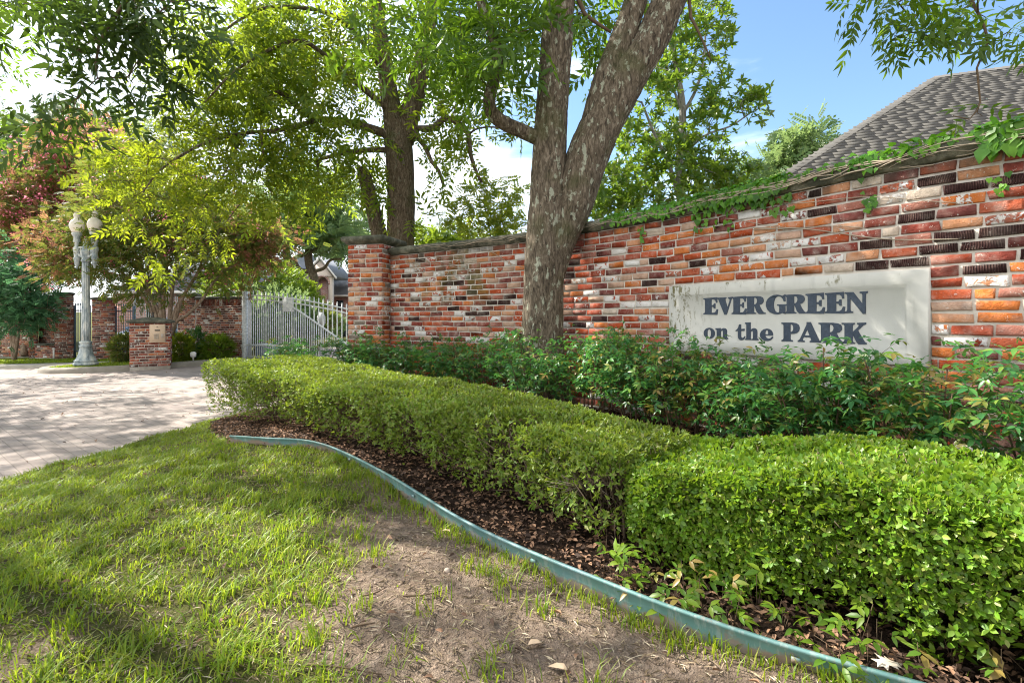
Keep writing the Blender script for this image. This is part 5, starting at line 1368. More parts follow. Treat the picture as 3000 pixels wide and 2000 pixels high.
ivy_patch(2330, 2640, 70, 0.06, 0.045); ivy_patch(2500, 2590, 45, 0.13, 0.045); ivy_patch(2600, 2900, 90, 0.05, 0.05); ivy_patch(2880, 3000, 90, 0.14, 0.07)
def cling(px, z0, z1, n):
    s = s_at(px); c, t, nn = wpos(s)
    for i in range(n):
        z = rng.uniform(z0, z1); u = rng.normal(0, 0.02)
        pos.append((c[0] + nn[0] * 0.015 + t[0] * u, c[1] + nn[1] * 0.015 + t[1] * u, z)); Xs.append(np.array((*(t * rng.normal(0, .6)), -1))); Zs.append(np.array((nn[0], nn[1], 0.3)) + rng.normal(0, .25, 3)); sz.append(0.042 * rng.uniform(0.6, 1.1))
cling(2545, 1.66, 1.80, 11); cling(2935, 1.62, 1.76, 9); cling(2130, 1.66, 1.84, 10); cling(1880, 1.72, 1.86, 8)
leaves_obj('foliage', [scatter(IVL, np.array(pos), np.array(Xs), np.array(Zs), np.array(sz))], M['ivy'], iv)
for i in range(70):
    s = rng.uniform(0.3, WL - 0.3); L = rng.uniform(0.4, 1.3); pts = []
    ph = rng.uniform(0, 6); top = rng.random() < 0.75; z = rng.uniform(ZT + 0.02, ZT + 0.11) if top else rng.uniform(ZT - 0.25, ZT)
    dz = rng.normal(0, 0.03) if top else -rng.uniform(0.05, 0.4)
    for u in np.linspace(0, 1, 9):
        c, t, nn = wpos(min(WL - 0.05, s + L * u)); zz = np.clip(z + dz * u + 0.02 * math.sin(ph + u * 7), 1.2, ZT + 0.118)
        o = 0.06 if zz > ZT + 0.03 else 0.006
        if zz > ZT + 0.108: o = 0.03
        pts.append((c[0] + nn[0] * (o + 0.006), c[1] + nn[1] * (o + 0.006), zz))
    mb.tube(catmull(pts, 0.08), rng.uniform(0.0015, 0.0042), 4)
mb.build('vine_stems', M['dead_twig'], iv)

# ------------------------------------------------------------------ grass, clippings, fallen leaves
def near_sample(n, x0, x1, y0, y1, pw=1.0):
    y = y0 + (y1 - y0) * rng.random(n) ** pw; x = rng.uniform(x0, x1, n)
    return x, y
def blades(n, x, y, h, w, lean=0.5):
    z = ground_z(x, y); k = len(x)
    a = rng.uniform(0, 2 * math.pi, k); d = np.stack([np.cos(a), np.sin(a)], 1); s = np.stack([-d[:, 1], d[:, 0]], 1)
    ln = h * lean * rng.uniform(0.15, 1.3, k)
    V = np.zeros((k, 5, 3)); hw = (w / 2)[:, None]
    V[:, 0, :2] = np.stack([x, y], 1) - s * hw; V[:, 1, :2] = np.stack([x, y], 1) + s * hw
    V[:, 0, 2] = V[:, 1, 2] = z - 0.004
    m = np.stack([x, y], 1) + d * (ln * 0.35)[:, None]
    V[:, 2, :2] = m + s * hw * 0.8; V[:, 3, :2] = m - s * hw * 0.8; V[:, 2, 2] = V[:, 3, 2] = z + h * 0.6
    V[:, 4, :2] = np.stack([x, y], 1) + d * ln[:, None]; V[:, 4, 2] = z + h * (1 - 0.25 * rng.random(k))
    f = np.array([(0, 1, 2), (0, 2, 3), (3, 2, 4)])
    return V.reshape(-1, 3), (f[None] + (np.arange(k) * 5)[:, None, None]).reshape(-1, 3)
x, y = near_sample(620000, -4.2, 1.9, 1.0, 7.2, 1.25)
ok = (x > x_edge(y) + 0.0) & ~inside(BED, x, y)
ok &= np.abs(x) < y * 1.12 + 0.3
x, y = x[ok], y[ok]
den = bare(x, y); tuft = np.clip(fbm(x * 9, y * 9, 61, 3) * 2.2 - 0.55, 0.05, 1.4)
keep = rng.random(len(x)) < np.clip((den - 0.14) * 1.1, 0.004, 1) * tuft * 0.75
x, y, dn = x[keep], y[keep], den[keep]
h = rng.uniform(0.014, 0.046, len(x)) * (0.7 + 0.6 * fbm(x * 3, y * 3, 14)) ; w = rng.uniform(0.0026, 0.0058, len(x))
pA = blades(0, x, y, h, w, 1.5)
# scattered tufts on the bare soil
cx = rng.uniform(-2.2, 1.2, 260); cy = rng.uniform(1.05, 3.8, 260)
okc = ~inside(BED, cx, cy) & (np.abs(cx) < cy * 1.1); cx, cy = cx[okc], cy[okc]
k = rng.integers(8, 40, len(cx)); tx = np.repeat(cx, k) + rng.normal(0, 0.022, k.sum()); ty = np.repeat(cy, k) + rng.normal(0, 0.022, k.sum())
o2 = ~inside(BED, tx, ty); tx, ty = tx[o2], ty[o2]
pB = blades(0, tx, ty, rng.uniform(0.02, 0.075, len(tx)), rng.uniform(0.003, 0.0055, len(tx)), 1.0)
# along the foot of the edging and the far verge and island
j = rng.integers(20, len(EDC), 2200); ex = EDC[j, 0] - rng.exponential(0.035, 2200) * 0.8; ey_ = EDC[j, 1] - rng.exponential(0.035, 2200) * 0.8 - 0.01
o3 = ~inside(BED, ex, ey_); pC = blades(0, ex[o3], ey_[o3], rng.uniform(0.02, 0.06, o3.sum()), rng.uniform(0.003, 0.005, o3.sum()), 0.7)
fx = rng.uniform(-12, -8.4, 26000); fy = rng.uniform(12.4, 16.4, 26000); o4 = inside(ISLAND, fx, fy); fx, fy = fx[o4], fy[o4]
d_e = np.min(((fx[:, None] - KERBC[None, ::2, 0]) ** 2 + (fy[:, None] - KERBC[None, ::2, 1]) ** 2), 1); o4 = d_e > 0.15 ** 2
pD = blades(0, fx[o4], fy[o4], rng.uniform(0.03, 0.07, o4.sum()), rng.uniform(0.008, 0.014, o4.sum()), 0.8)
vx = rng.uniform(-22, -11.6, 50000); vy = rng.uniform(15.3, 18.2, 50000); o5 = (vy > 15.35 - 0.02 * (vx + 12)) & ~inside(ISLAND, vx, vy)
pE = blades(0, vx[o5], vy[o5], rng.uniform(0.03, 0.08, o5.sum()), rng.uniform(0.01, 0.018, o5.sum()), 0.8)
gr = leaves_obj('grass', [pA, pB, pC, pD, pE], M['grass'], None); tag(gr, 'patchy short lawn grass thinning out on the worn soil', 'grass', kind='stuff')
x, y = near_sample(80000, -4.0, 1.8, 1.0, 6.5, 1.3); ok = (x > x_edge(y) + 0.03) & ~inside(BED, x, y) & (np.abs(x) < y * 1.12 + 0.3); x, y = x[ok], y[ok]
n = len(x); a = rng.uniform(0, 2 * math.pi, n)
cl = scatter(tmpl_simple(1, 0.10, 0.1, 0.02), np.column_stack([x, y, ground_z(x, y) + 0.006]), np.column_stack([np.cos(a), np.sin(a), rng.normal(0, .15, n)]), np.column_stack([rng.normal(0, .3, n), rng.normal(0, .3, n), np.ones(n)]), rng.uniform(0.008, 0.045, n))
tag(leaves_obj('clippings', [cl], M['dry'], None), 'pale dry grass clippings lying on the lawn and soil', 'clippings', kind='stuff')
def on_ground(n, x, y, lo, hi, T, mat, name, label, cat, zo=0.008):
    a = rng.uniform(0, 2 * math.pi, len(x)); m = len(x)
    v = scatter(T, np.column_stack([x, y, ground_z(x, y) + zo + rng.uniform(0, 0.012, m)]), np.column_stack([np.cos(a), np.sin(a), rng.normal(0, .25, m)]), np.column_stack([rng.normal(0, .5, m), rng.normal(0, .5, m), np.ones(m)]), rng.uniform(lo, hi, m))
    return tag(leaves_obj(name, [v], mat, None), label, cat, kind='stuff')
x = rng.uniform(-3.2, 3.2, 110000); y = rng.uniform(0.6, 7.4, 110000); ok = inside(BED, x, y); x, y = x[ok], y[ok]
on_ground(0, x, y, 0.010, 0.034, tmpl_leaf(0.5, 0.1, 0.16), M['litter'], 'leaf_litter', 'dark fallen leaf litter covering the planting bed', 'leaf litter')
x = rng.uniform(-3.6, 1.5, 900); y = rng.uniform(1.1, 5.5, 900); ok = (x > x_edge(y)) & ~inside(BED, x, y); x, y = x[ok], y[ok]
on_ground(0, x, y, 0.012, 0.04, tmpl_leaf(0.45, 0.2, 0.2), M['litter'], 'fallen_leaves', 'small brown leaves scattered over the lawn', 'fallen leaves')
x = rng.uniform(-12, -3.6, 260); y = rng.uniform(3, 13, 260); ok = (x < x_edge(y) - 0.1) & (y < 12.3); x, y = x[ok], y[ok]
a = rng.uniform(0, 6.28, len(x))
v = scatter(tmpl_leaf(0.5, 0.25, 0.25), np.column_stack([x, y, road_z(x, y) + 0.014]), np.column_stack([np.cos(a), np.sin(a), 0 * a]), np.column_stack([rng.normal(0, .3, len(x)), rng.normal(0, .3, len(x)), np.ones(len(x))]), rng.uniform(0.02, 0.05, len(x)))
tag(leaves_obj('road_leaves', [v], M['litter'], None), 'a few brown leaves lying on the brick paved drive', 'fallen leaves', kind='stuff')
# soil crumbs
x = rng.uniform(-3.4, 1.4, 22000); y = 1.0 + 3.4 * rng.random(22000) ** 1.3; ok = ~inside(BED, x, y) & (np.abs(x) < y * 1.1) & (rng.random(22000) > bare(x, y) * 0.8); x, y = x[ok], y[ok]
oc = (np.array([(1, 0, 0), (-1, 0, 0), (0, 1, 0), (0, -1, 0), (0, 0, .7), (0, 0, -.7)]) * 0.5, np.array([(0, 2, 4), (2, 1, 4), (1, 3, 4), (3, 0, 4), (2, 0, 5), (1, 2, 5), (3, 1, 5), (0, 3, 5)]))
m = len(x); v = scatter(oc, np.column_stack([x, y, ground_z(x, y) + 0.001]), rdir(m), rdir(m), 0.004 + 0.013 * rng.random(m) ** 2.2)
tag(leaves_obj('soil_crumbs', [v], simple('soil_crumb', (0.24, 0.18, 0.135), 0.95, 0.1, var=0.4, scale=30), None), 'crumbs of dry soil on the worn patch', 'soil', kind='stuff')
# weeds growing out of the bed by the edging at the right
wx = rng.uniform(0.1, 2.0, 420); wy = rng.uniform(1.0, 2.1, 420); pe_ = []
for i in range(420):
    dd = np.min((EDC[:, 0] - wx[i]) ** 2 + (EDC[:, 1] - wy[i]) ** 2) ** 0.5; pe_.append(dd)
ok = inside(BED, wx, wy) & (np.array(pe_) < 0.35) & (rng.random(420) < 0.75) & (wx > 0.35) & (rng.random(420) < 0.6); wx, wy = wx[ok], wy[ok]
Vw = []; 
for i in range(len(wx)):
    k = rng.integers(3, 7); hh = rng.uniform(0.03, 0.12); c = np.array((wx[i], wy[i], hh)) + rng.normal(0, 0.03, (k, 3)); c[:, 2] = np.maximum(c[:, 2], 0.03)
    yl = rng.random(); Vw.append((c, yl))
cg = np.concatenate([c for c, q in Vw if q < 0.72]); cyl = np.concatenate([c for c, q in Vw if q >= 0.72])
def wsc(c): 
    m = len(c); return scatter(TRI, c, np.column_stack([rng.normal(0, 1, m), rng.normal(0, 1, m), rng.normal(0, .2, m)]), np.column_stack([rng.normal(0, .35, m), rng.normal(0, .35, m) - 0.3, np.ones(m)]), rng.uniform(0.05, 0.095, m))
mb = MB()
for c, q in Vw:
    for p_ in c[:3]: mb.tube([(c[0][0], c[0][1], -0.0), p_], [0.0015, 0.001], 3)
wd_ = leaves_obj('weeds', [wsc(cg)], M['shrub'], None); tag(wd_, 'low green three leaved weeds along the inner side of the edging', 'weeds', kind='stuff')
leaves_obj('seedlings', [wsc(cyl)], M['nandina_y'], wd_); mb.build('stems', M['twig'], wd_)

# dead leaves, twigs and a stone that can be told apart on the lawn
def P_ground(px, py):
    d = 1.5
    for _ in range(12):
        d = F * (EYE - float(ground_z((px - HX) / F * d, d))) / (py - HY)
    return np.array(((px - HX) / F * d, d, float(ground_z((px - HX) / F * d, d))))
def lobed():
    a = [(0, 0), (.12, .10), (.08, .28), (.30, .14), (.36, .40), (.52, .18), (.66, .34), (.72, .14), (1, .0), (.72, -.14), (.66, -.34), (.52, -.18), (.36, -.40), (.30, -.14), (.08, -.28), (.12, -.10)]
    V = [(x_, y_, 0.10 * abs(y_) + 0.08 * math.sin(x_ * 5)) for x_, y_ in a] + [(.2, 0, .05), (.5, 0, .03), (.75, 0, 0)]
    Fc = [(0, 15, 16), (0, 16, 1), (1, 16, 2), (2, 16, 3), (15, 14, 16), (14, 13, 16), (3, 16, 17), (13, 17, 16), (3, 17, 4), (4, 17, 5), (13, 12, 17), (12, 11, 17), (5, 17, 18), (11, 18, 17), (5, 18, 7), (5, 7, 6), (11, 9, 18), (11, 10, 9), (7, 18, 8), (9, 8, 18)]
    return np.array(V), [tuple(reversed(f)) for f in Fc]
LOB = lobed()
def flat_leaf(name, px, py, size, ang, mat, label, T, lift=0.012):
    c = P_ground(px, py); v = np.array(T[0]) * size; ca, sa = math.cos(ang), math.sin(ang)
    V = np.stack([c[0] + v[:, 0] * ca - v[:, 1] * sa, c[1] + v[:, 0] * sa + v[:, 1] * ca, c[2] + lift + v[:, 2]], 1)
    o = mesh_obj(name, V, [k for f in T[1] for k in f], [len(f) for f in T[1]], mat)
    md = o.modifiers.new('thickness', 'SOLIDIFY'); md.thickness = 0.0006
    tag(o, label, 'leaf')
NL = tmpl_leaf(0.42, 0.1, 0.12)
flat_leaf('oak_leaf', 2570, 1975, 0.085, 0.25, simple('bleached_leaf', (0.55, 0.47, 0.38), 0.8, var=0.15, scale=40), 'pale lobed oak leaf lying at the foot of the edging, bottom right', LOB, 0.02)
for (px, py, s_, a_, m_, lb) in ((1320, 1565, .055, 2.6, 'dead_leaf', 'curled orange brown leaf on the soil below the middle of the edging'), (1545, 1900, .055, 0.4, 'dead_leaf', 'reddish dead leaf lying beside the grass tuft at the bottom'),
                        (640, 1835, .045, 1.2, 'litter', 'brown dead leaf in thin grass at lower left'), (1665, 1975, .06, 2.7, 'dead_leaf', 'long pale dead leaf on the soil at the bottom edge'), (1130, 1805, .04, 0.1, 'litter', 'small curled brown leaf in the middle of the bare soil')):
    flat_leaf('dead_leaf', px, py, s_, a_, M[m_], lb, NL)
def ground_twig(pxs, r, label):
    pts = [P_ground(*p) + np.array((0, 0, r + 0.006)) for p in pxs]
    mb = MB(); c = catmull(pts, 0.03); mb.tube(c, np.linspace(r, r * 0.5, len(c)), 6); tag(mb.build('fallen_twig', M['twig'], None, True), label, 'twig')
ground_twig([(1060, 1752), (1095, 1745), (1130, 1728)], .003, 'short twig on the bare soil below the grass edge')
ground_twig([(1180, 1752), (1240, 1750), (1290, 1738)], .003, 'reddish twig lying across the centre of the bare soil')
ground_twig([(1030, 1845), (1060, 1838), (1100, 1832)], .0035, 'dark twig low on the bare soil')
ground_twig([(900, 1955), (1010, 1965), (1120, 1985)], .0035, 'long brown twig along the bottom edge of the lawn')
mb = MB(); c = P_ground(1310, 1675); mb.lathe((c[0], c[1], c[2] - 0.004), [(0.0, 0), (.009, .002), (.0125, .009), (.010, .016), (.004, .0195), (0.0, .02)], 10)
tag(mb.build('pebble', M['pebble'], None, True), 'single round tan pebble on the bare soil', 'pebble')
# ------------------------------------------------------------------ keypad pillar and street lamp on the island
kz = -0.235
kp = thing('keypad_pillar', (-9.3, 13.3, kz), 'short brick pillar with stone cap and tan keypad panel on the kerbed island', 'pillar')
kb_ = np.array((-8.74, 13.10)); ka = kb_ - 0.85 * np.array((0.86, 0.51))
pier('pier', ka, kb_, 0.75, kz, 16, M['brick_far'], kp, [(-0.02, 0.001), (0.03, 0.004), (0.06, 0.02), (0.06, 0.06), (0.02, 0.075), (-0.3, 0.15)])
kt = (kb_ - ka) / np.linalg.norm(kb_ - ka); kn = np.array((kt[1], -kt[0])); kang = math.atan2(kt[1], kt[0])
def KP(u, o): return ka + kt * u + kn * o
c = KP(0.58, 0.03); mb = MB(); mb.box((c[0], c[1], 0.60), (0.33, 0.06, 0.46), kang, 0.008)
pn = mb.build('panel', M['panel'], kp)
c = KP(0.595, 0.063); mb = MB(); mb.box((c[0], c[1], 0.605), (0.27, 0.012, 0.39), kang, 0.003); mb.build('door', M['panel'], pn)
c = KP(0.58, 0.072); mb = MB(); mb.box((c[0], c[1], 0.68), (0.11, 0.012, 0.03), kang); mb.build('display', M['panel_dark'], pn)
mb = MB(); mb.box((c[0], c[1], 0.762), (0.035, 0.012, 0.014), kang); mb.build('lens', M['panel_dark'], pn)
mb = MB()
for i in range(4):
    for j in range(3):
        c = KP(0.525 + 0.034 * j, 0.073); mb.box((c[0], c[1], 0.475 + 0.034 * i), (0.026, 0.010, 0.026), kang)
mb.build('keypad', M['panel_grey'], pn)
c = KP(0.68, 0.074); mb = MB(); mb.box((c[0], c[1], 0.54), (0.055, 0.014, 0.10), kang, 0.003); mb.build('card_reader', M['panel_grey'], pn)
c = KP(0.46, -0.30); mb = MB(); mb.lathe((c[0], c[1], 0.99), [(0.03, 0), (0.03, 0.05), (0.02, 0.07), (0.02, 0.12), (0.035, 0.13), (0.0, 0.15)], 10); mb.build('finial', M['panel_dark'], kp, True)

lz = -0.225; lx, ly = -11.07, 13.3
lp = thing('street_lamp', (lx, ly, lz), 'weathered fluted street lamp with twin pale globes on the kerbed island', 'street lamp')
mb = MB(); mb.lathe((lx, ly, lz), [(0.26, 0), (0.265, 0.03), (0.26, 0.06), (0.235, 0.075), (0.235, 0.09), (0.25, 0.10), (0.25, 0.12), (0.215, 0.14), (0.185, 0.20), (0.155, 0.29), (0.135, 0.40), (0.13, 0.46), (0.145, 0.475), (0.145, 0.50), (0.125, 0.51), (0.125, 0.56), (0.14, 0.575), (0.14, 0.60), (0.105, 0.62)], 28)
mb.build('base', M['lamp'], lp, True)
mb = MB(); mb.lathe((lx, ly, lz), [(0.100, 0.61), (0.096, 1.0), (0.089, 1.8), (0.082, 2.5), (0.079, 2.68)], 48, 12, 0.16); mb.build('column', M['lamp'], lp, True)
mb = MB(); mb.lathe((lx, ly, lz), [(0.09, 2.67), (0.105, 2.69), (0.10, 2.72), (0.085, 2.74), (0.09, 2.80), (0.12, 2.92), (0.125, 2.95), (0.095, 2.97), (0.075, 3.02), (0.085, 3.06), (0.06, 3.09), (0.05, 3.14), (0.065, 3.18), (0.05, 3.23), (0.02, 3.30), (0.0, 3.33)], 20); mb.build('capital', M['lamp'], lp, True)
AD = np.array((0.97, -0.24))
for sgn in (-1, 1):
    ax, ay = lx + AD[0] * 0.30 * sgn, ly + AD[1] * 0.30 * sgn
    mb = MB()
    mb.tube(catmull([(lx + AD[0] * 0.06 * sgn, ly + AD[1] * 0.06 * sgn, lz + 2.80), (lx + AD[0] * 0.18 * sgn, ly + AD[1] * 0.18 * sgn, lz + 2.83), (ax, ay, lz + 2.95)], 0.03), 0.032, 10)
    mb.tube(catmull([(lx + AD[0] * 0.05 * sgn, ly + AD[1] * 0.05 * sgn, lz + 3.03), (lx + AD[0] * 0.18 * sgn, ly + AD[1] * 0.18 * sgn, lz + 3.06), (ax, ay, lz + 3.02)], 0.03), 0.026, 10)
    for q in (0.10, 0.17, 0.23):
        mb.tube([(lx + AD[0] * q * sgn, ly + AD[1] * q * sgn, lz + 2.83), (lx + AD[0] * q * sgn, ly + AD[1] * q * sgn, lz + 3.05)], 0.016, 8)
    arm = mb.build('arm', M['lamp'], lp, True)
    mb = MB(); mb.lathe((ax, ay, lz), [(0.0, 2.50), (0.03, 2.52), (0.025, 2.56), (0.05, 2.60), (0.06, 2.70), (0.075, 2.76), (0.085, 2.78), (0.06, 2.80), (0.065, 2.92), (0.08, 2.96), (0.085, 3.04), (0.065, 3.06), (0.06, 3.16), (0.085, 3.20), (0.075, 3.24), (0.07, 3.32), (0.10, 3.37), (0.115, 3.41), (0.10, 3.44)], 16); mb.build('holder', M['lamp'], lp, True)
    mb = MB(); mb.lathe((ax, ay, lz), [(0.09, 3.435), (0.12, 3.47), (0.155, 3.55), (0.168, 3.62), (0.155, 3.69), (0.115, 3.76), (0.07, 3.80), (0.06, 3.83), (0.075, 3.88), (0.065, 3.93), (0.035, 3.98), (0.0, 4.0)], 24); mb.build('globe', M['globe'], lp, True)

# ------------------------------------------------------------------ low walls, small gates and the drive gate at the back
def far_wall(name, pts, z0, nc, label, ledge=None, copz=None, group=None):
    o = thing(name, (pts[0][0], pts[0][1], z0), label, 'wall', group)
    ps, L, _ = path_fn(catmull(pts, 0.3) if len(pts) > 2 else pts)
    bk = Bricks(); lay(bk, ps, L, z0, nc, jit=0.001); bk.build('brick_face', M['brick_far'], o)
    zt = z0 + nc * CH
    sweep('mortar', ps, 0, L, [(-0.008, z0 - 0.2), (-0.008, zt), (-0.2, zt), (-0.2, z0 - 0.2)], M['mortar'], o, 0.2)
    sweep('coping', ps, -0.0, L, [(0.0, zt + 0.001), (0.05, zt + 0.03), (0.05, zt + 0.07), (-0.15, zt + 0.10), (-0.26, zt + 0.07), (-0.26, zt + 0.03), (-0.21, zt + 0.001)], M['coping'], o, 0.2)
    return o, ps, L
def gpt(px, d): return ((px - HX) / F * d, d)
fz = -0.34
far_wall('brick_wall', [gpt(-60, 17.9), gpt(85, 17.9)], fz, 30, 'shaded brick wall behind the blue green myrtle at the far left')
far_wall('brick_wall', [gpt(112, 17.9), gpt(158, 17.7)], fz, 30, 'short recessed stretch of dark brick wall left of the lamp')
def far_pier(px0, px1, d, nc, label, dep=0.6, z0=None):
    z = fz if z0 is None else z0
    o = thing('brick_pillar', (*gpt(px0, d), z), label, 'pillar')
    B_ = np.array(gpt(px1, d)); ry_ = B_ / np.linalg.norm(B_); tt = np.array((ry_[1], -ry_[0])); A_ = B_ - tt * ((px1 - px0) / F * d * 0.72)
    pier('pier', A_, B_, dep, z, nc, M['brick_far'], o, [(0.0, 0.001), (0.045, 0.02), (0.05, 0.06), (-0.1, 0.09)]); return o
far_pier(84, 112, 17.6, 31, 'narrow brick pier in the shade behind the myrtle trunks')
far_pier(158, 216, 17.2, 31, 'sunlit brick pier left of the small blue gate')
far_pier(264, 338, 16.6, 28, 'broad brick pier between the two small blue gates, right of the lamp')
a = gpt(101, 17.45); b = gpt(157, 17.2)
lb = thing('stone_ledge', ((a[0] + b[0]) / 2, (a[1] + b[1]) / 2, fz), 'low brick ledge with grey slab top before the recessed wall', 'ledge')
pier('plinth', a, b, 0.3, fz, 6, M['brick_far'], lb, [(0.0, 0.001), (0.04, 0.004), (0.04, 0.06), (-0.02, 0.07)])
far_wall('brick_wall', [gpt(520, 16.9), gpt(572, 16.7)], -0.28, 29, 'curved brick wall stretch right of the keypad pillar, shaded by the crape myrtle')
ow, ps, L = far_wall('brick_wall', [gpt(574, 16.2), gpt(610, 16.0), gpt(660, 15.6), gpt(722, 15.4)], -0.28, 27, 'brick wall meeting the drive gate, with a course of upright bricks on top')
bk = Bricks()
for i in range(int(L / 0.075)):
    c, t, n = ps((i + 0.5) * 0.075)
    bk.brick(np.array((c[0], c[1], -0.28 + 27 * CH - 0.10)), (t[0], t[1], 0), (n[0], n[1], 0), 0.065, 0.20, 0.05, 0.001, rng.random(), rng.random())
b_ = bk.build('soldier_course', M['brick_far'], ow)
for p_ in ():
    pass
b_.location = (b_.location[0] + ps(L / 2)[2][0] * 0.012, b_.location[1] + ps(L / 2)[2][1] * 0.012, b_.location[2])
a = gpt(540, 15.9)
lb = thing('stone_ledge', (a[0], a[1], -0.28), 'low ledge half hidden by shrubs beneath the curved wall', 'ledge'); pier('plinth', a, gpt(640, 15.3), 0.3, -0.28, 6, M['brick_far'], lb, [(0.0, 0.001), (0.04, 0.004), (0.04, 0.06), (-0.02, 0.07)])

def bar_gate(name, A, B, z0, top, nb, mat, label, r=0.011, rails=(0.12, 0.9), finial=True, cat='gate'):
    A = np.array(A); B = np.array(B); o = thing(name, (A[0], A[1], z0), label, cat)
    L = np.linalg.norm(B - A); t = (B - A) / L; ang = math.atan2(t[1], t[0])
    for e in (A, B):
        mb = MB(); mb.box((e[0], e[1], z0 + top / 2), (0.06, 0.06, top), ang); mb.build('post', mat, o)
    for rr in rails:
        mb = MB(); c = (A + B) / 2; mb.box((c[0], c[1], z0 + rr * top), (L - 0.062, 0.035, 0.035), ang); mb.build('rail', mat, o)
    for i in range(nb):
        c = A + t * L * (i + 0.5) / nb; mb = MB(); mb.tube([(c[0], c[1], z0 + 0.08), (c[0], c[1], z0 + top * 1.0)], r, 6)
        if finial: mb.lathe((c[0], c[1], z0 + top * 1.0), [(r, 0), (r * 2, 0.02), (r * 1.6, 0.05), (0, 0.10)], 6)
        mb.build('bar', mat, o)
    return o
bar_gate('side_gate', gpt(219, 17.3), gpt(262, 17.0), fz + 0.02, 1.75, 9, M['gate_blue'], 'narrow blue grey bar gate just behind the street lamp')
bar_gate('side_gate', gpt(338, 16.9), gpt(392, 17.0), fz + 0.02, 1.72, 8, M['gate_blue'], 'blue grey bar gate left of the keypad pillar with a car behind')
bar_gate('bar_fence', gpt(395, 17.2), gpt(540, 17.6), fz + 0.05, 1.95, 24, M['gate'], 'row of grey bars behind the keypad pillar and the crape myrtle', cat='fence')

# sliding drive gate with a falling top line
ga = np.array(gpt(718, 15.4)); gb = np.array((-3.3, 13.9)); gz = -0.27
gd = gb - ga; GLn = float(np.linalg.norm(gd)); gt = gd / GLn; gang = math.atan2(gt[1], gt[0])
dg = thing('drive_gate', (ga[0], ga[1], gz), 'grey painted metal drive gate whose bars step down towards the brick pillar', 'gate')
def gtop(u): return 2.06 - 0.035 * u - 0.025 * u * u
def gdiag(u): return np.interp(u, [0, 1.3, 1.6, 2.1, 3.6, 6], [1.72, 1.72, 1.66, 1.40, 0.52, 0.30])
def gp(u, o=0.0): return ga + gt * u + np.array((gt[1], -gt[0])) * o
mb = MB(); c = gp(0.0); mb.box((c[0], c[1], gz + 1.02), (0.13, 0.13, 2.10), gang, 0.008); mb.build('post', M['gate'], dg)
for off in (0.10, 0.22):
    us = np.linspace(0.07, GLn, 20); mb = MB(); mb.tube([(*gp(u), gz + gtop(u) - off) for u in us], 0.021, 6); mb.build('rail', M['gate'], dg)
us = np.linspace(1.25, GLn, 20); mb = MB(); mb.tube([(*gp(u, 0.01), gz + float(gdiag(u))) for u in us], 0.026, 6); mb.build('brace', M['gate'], dg)
for zz, ue in ((0.10, GLn), (0.46, 1.75)):
    mb = MB(); c = gp((0.07 + ue) / 2); mb.box((c[0], c[1], gz + zz), (ue - 0.07, 0.05, 0.05), gang); mb.build('rail', M['gate'], dg)
nbar = int(GLn / 0.155)
for i in range(nbar):
    u = 0.16 + i * 0.155; mb = MB(); mb.tube([(*gp(u), gz + 0.06), (*gp(u), gz + gtop(u))], 0.017, 6)
    mb.lathe((*gp(u), gz + gtop(u)), [(0.014, 0), (0.022, 0.012), (0.014, 0.03), (0, 0.05)], 6); mb.build('bar', M['gate'], dg)
for i in range(nbar):
    u = 0.16 + (i + 0.5) * 0.155
    if u > GLn - 0.1: continue
    mb = MB(); mb.tube([(*gp(u), gz + 0.06), (*gp(u), gz + float(gdiag(u)) - 0.005)], 0.014, 6); mb.build('dog_bar', M['gate'], dg)
mb = MB(); c = gp(1.62, 0.035); mb.box((c[0], c[1], gz + 1.66), (0.34, 0.05, 0.42), gang, 0.005); mb.build('crest_plate', M['gate'], dg)
for zz in (0.35, 1.0, 1.7):
    mb = MB(); c = gp(-0.09); mb.box((c[0], c[1], gz + zz), (0.06, 0.05, 0.09), gang); mb.build('hinge', M['gate'], dg)
mb = MB(); c = gp(0.55, -0.30); mb.box((c[0], c[1], gz + 0.24), (0.62, 0.3, 0.48), gang, 0.01)
ob = thing('gate_motor', (c[0], c[1], gz), 'low grey motor box with pale label behind the drive gate', 'box'); mb.build('housing', M['gate_blue'], ob)
mb = MB(); c = gp(0.72, -0.145); mb.box((c[0], c[1], gz + 0.30), (0.05, 0.012, 0.16), gang); mb.build('sticker', M['white'], ob)

# ------------------------------------------------------------------ shrubs round the island and behind the gate
def shrub(px, py, d, rx, rz, n, size, leafm, label, tmpl=SP5, base=None, ry=None):
    c = P(px, py, d); gz_ = float(ground_z(c[0], c[1])); bz = gz_ if base is None else base
    o = thing('shrub', (c[0], c[1], bz), label, 'shrub')
    v = rdir(n) * (rng.uniform(0.25, 1, n) ** (1 / 3))[:, None]
    lum = 0.78 + 0.44 * fbm(v[:, 0] * 2 + 5 + px, v[:, 1] * 2 + v[:, 2] * 2 + 5, 17)
    pos = c + v * np.array((rx, ry or rx, rz)) * lum[:, None]; pos[:, 2] = np.maximum(pos[:, 2], gz_ + 0.03)
    X = unit(v + rng.normal(0, 0.5, (n, 3)) + np.array((0, 0, 0.2))); Z = unit(v * 0.4 + rng.normal(0, 0.4, (n, 3)) + np.array((0, 0, 0.8)))
    leaves_obj('foliage', [scatter(tmpl, pos, X, Z, size * rng.uniform(0.7, 1.2, n))], leafm, o)
    mb = MB()
    for i in range(12):
        q = pos[rng.integers(0, n)]; f0 = np.array((c[0] + rng.normal(0, rx * .15), c[1] + rng.normal(0, rx * .15), bz - 0.02))
        mb.tube(catmull([f0, f0 * 0.5 + q * 0.5 + np.array((0, 0, 0.08)), q], 0.15), 0.012 * max(0.5, rx), 5)
    mb.build('stems', M['twig'], o)
    return o
shrub(362, 1022, 14.6, 0.30, 0.36, 420, 0.16, M['myrtle'], 'small dark bush left of the keypad pillar')
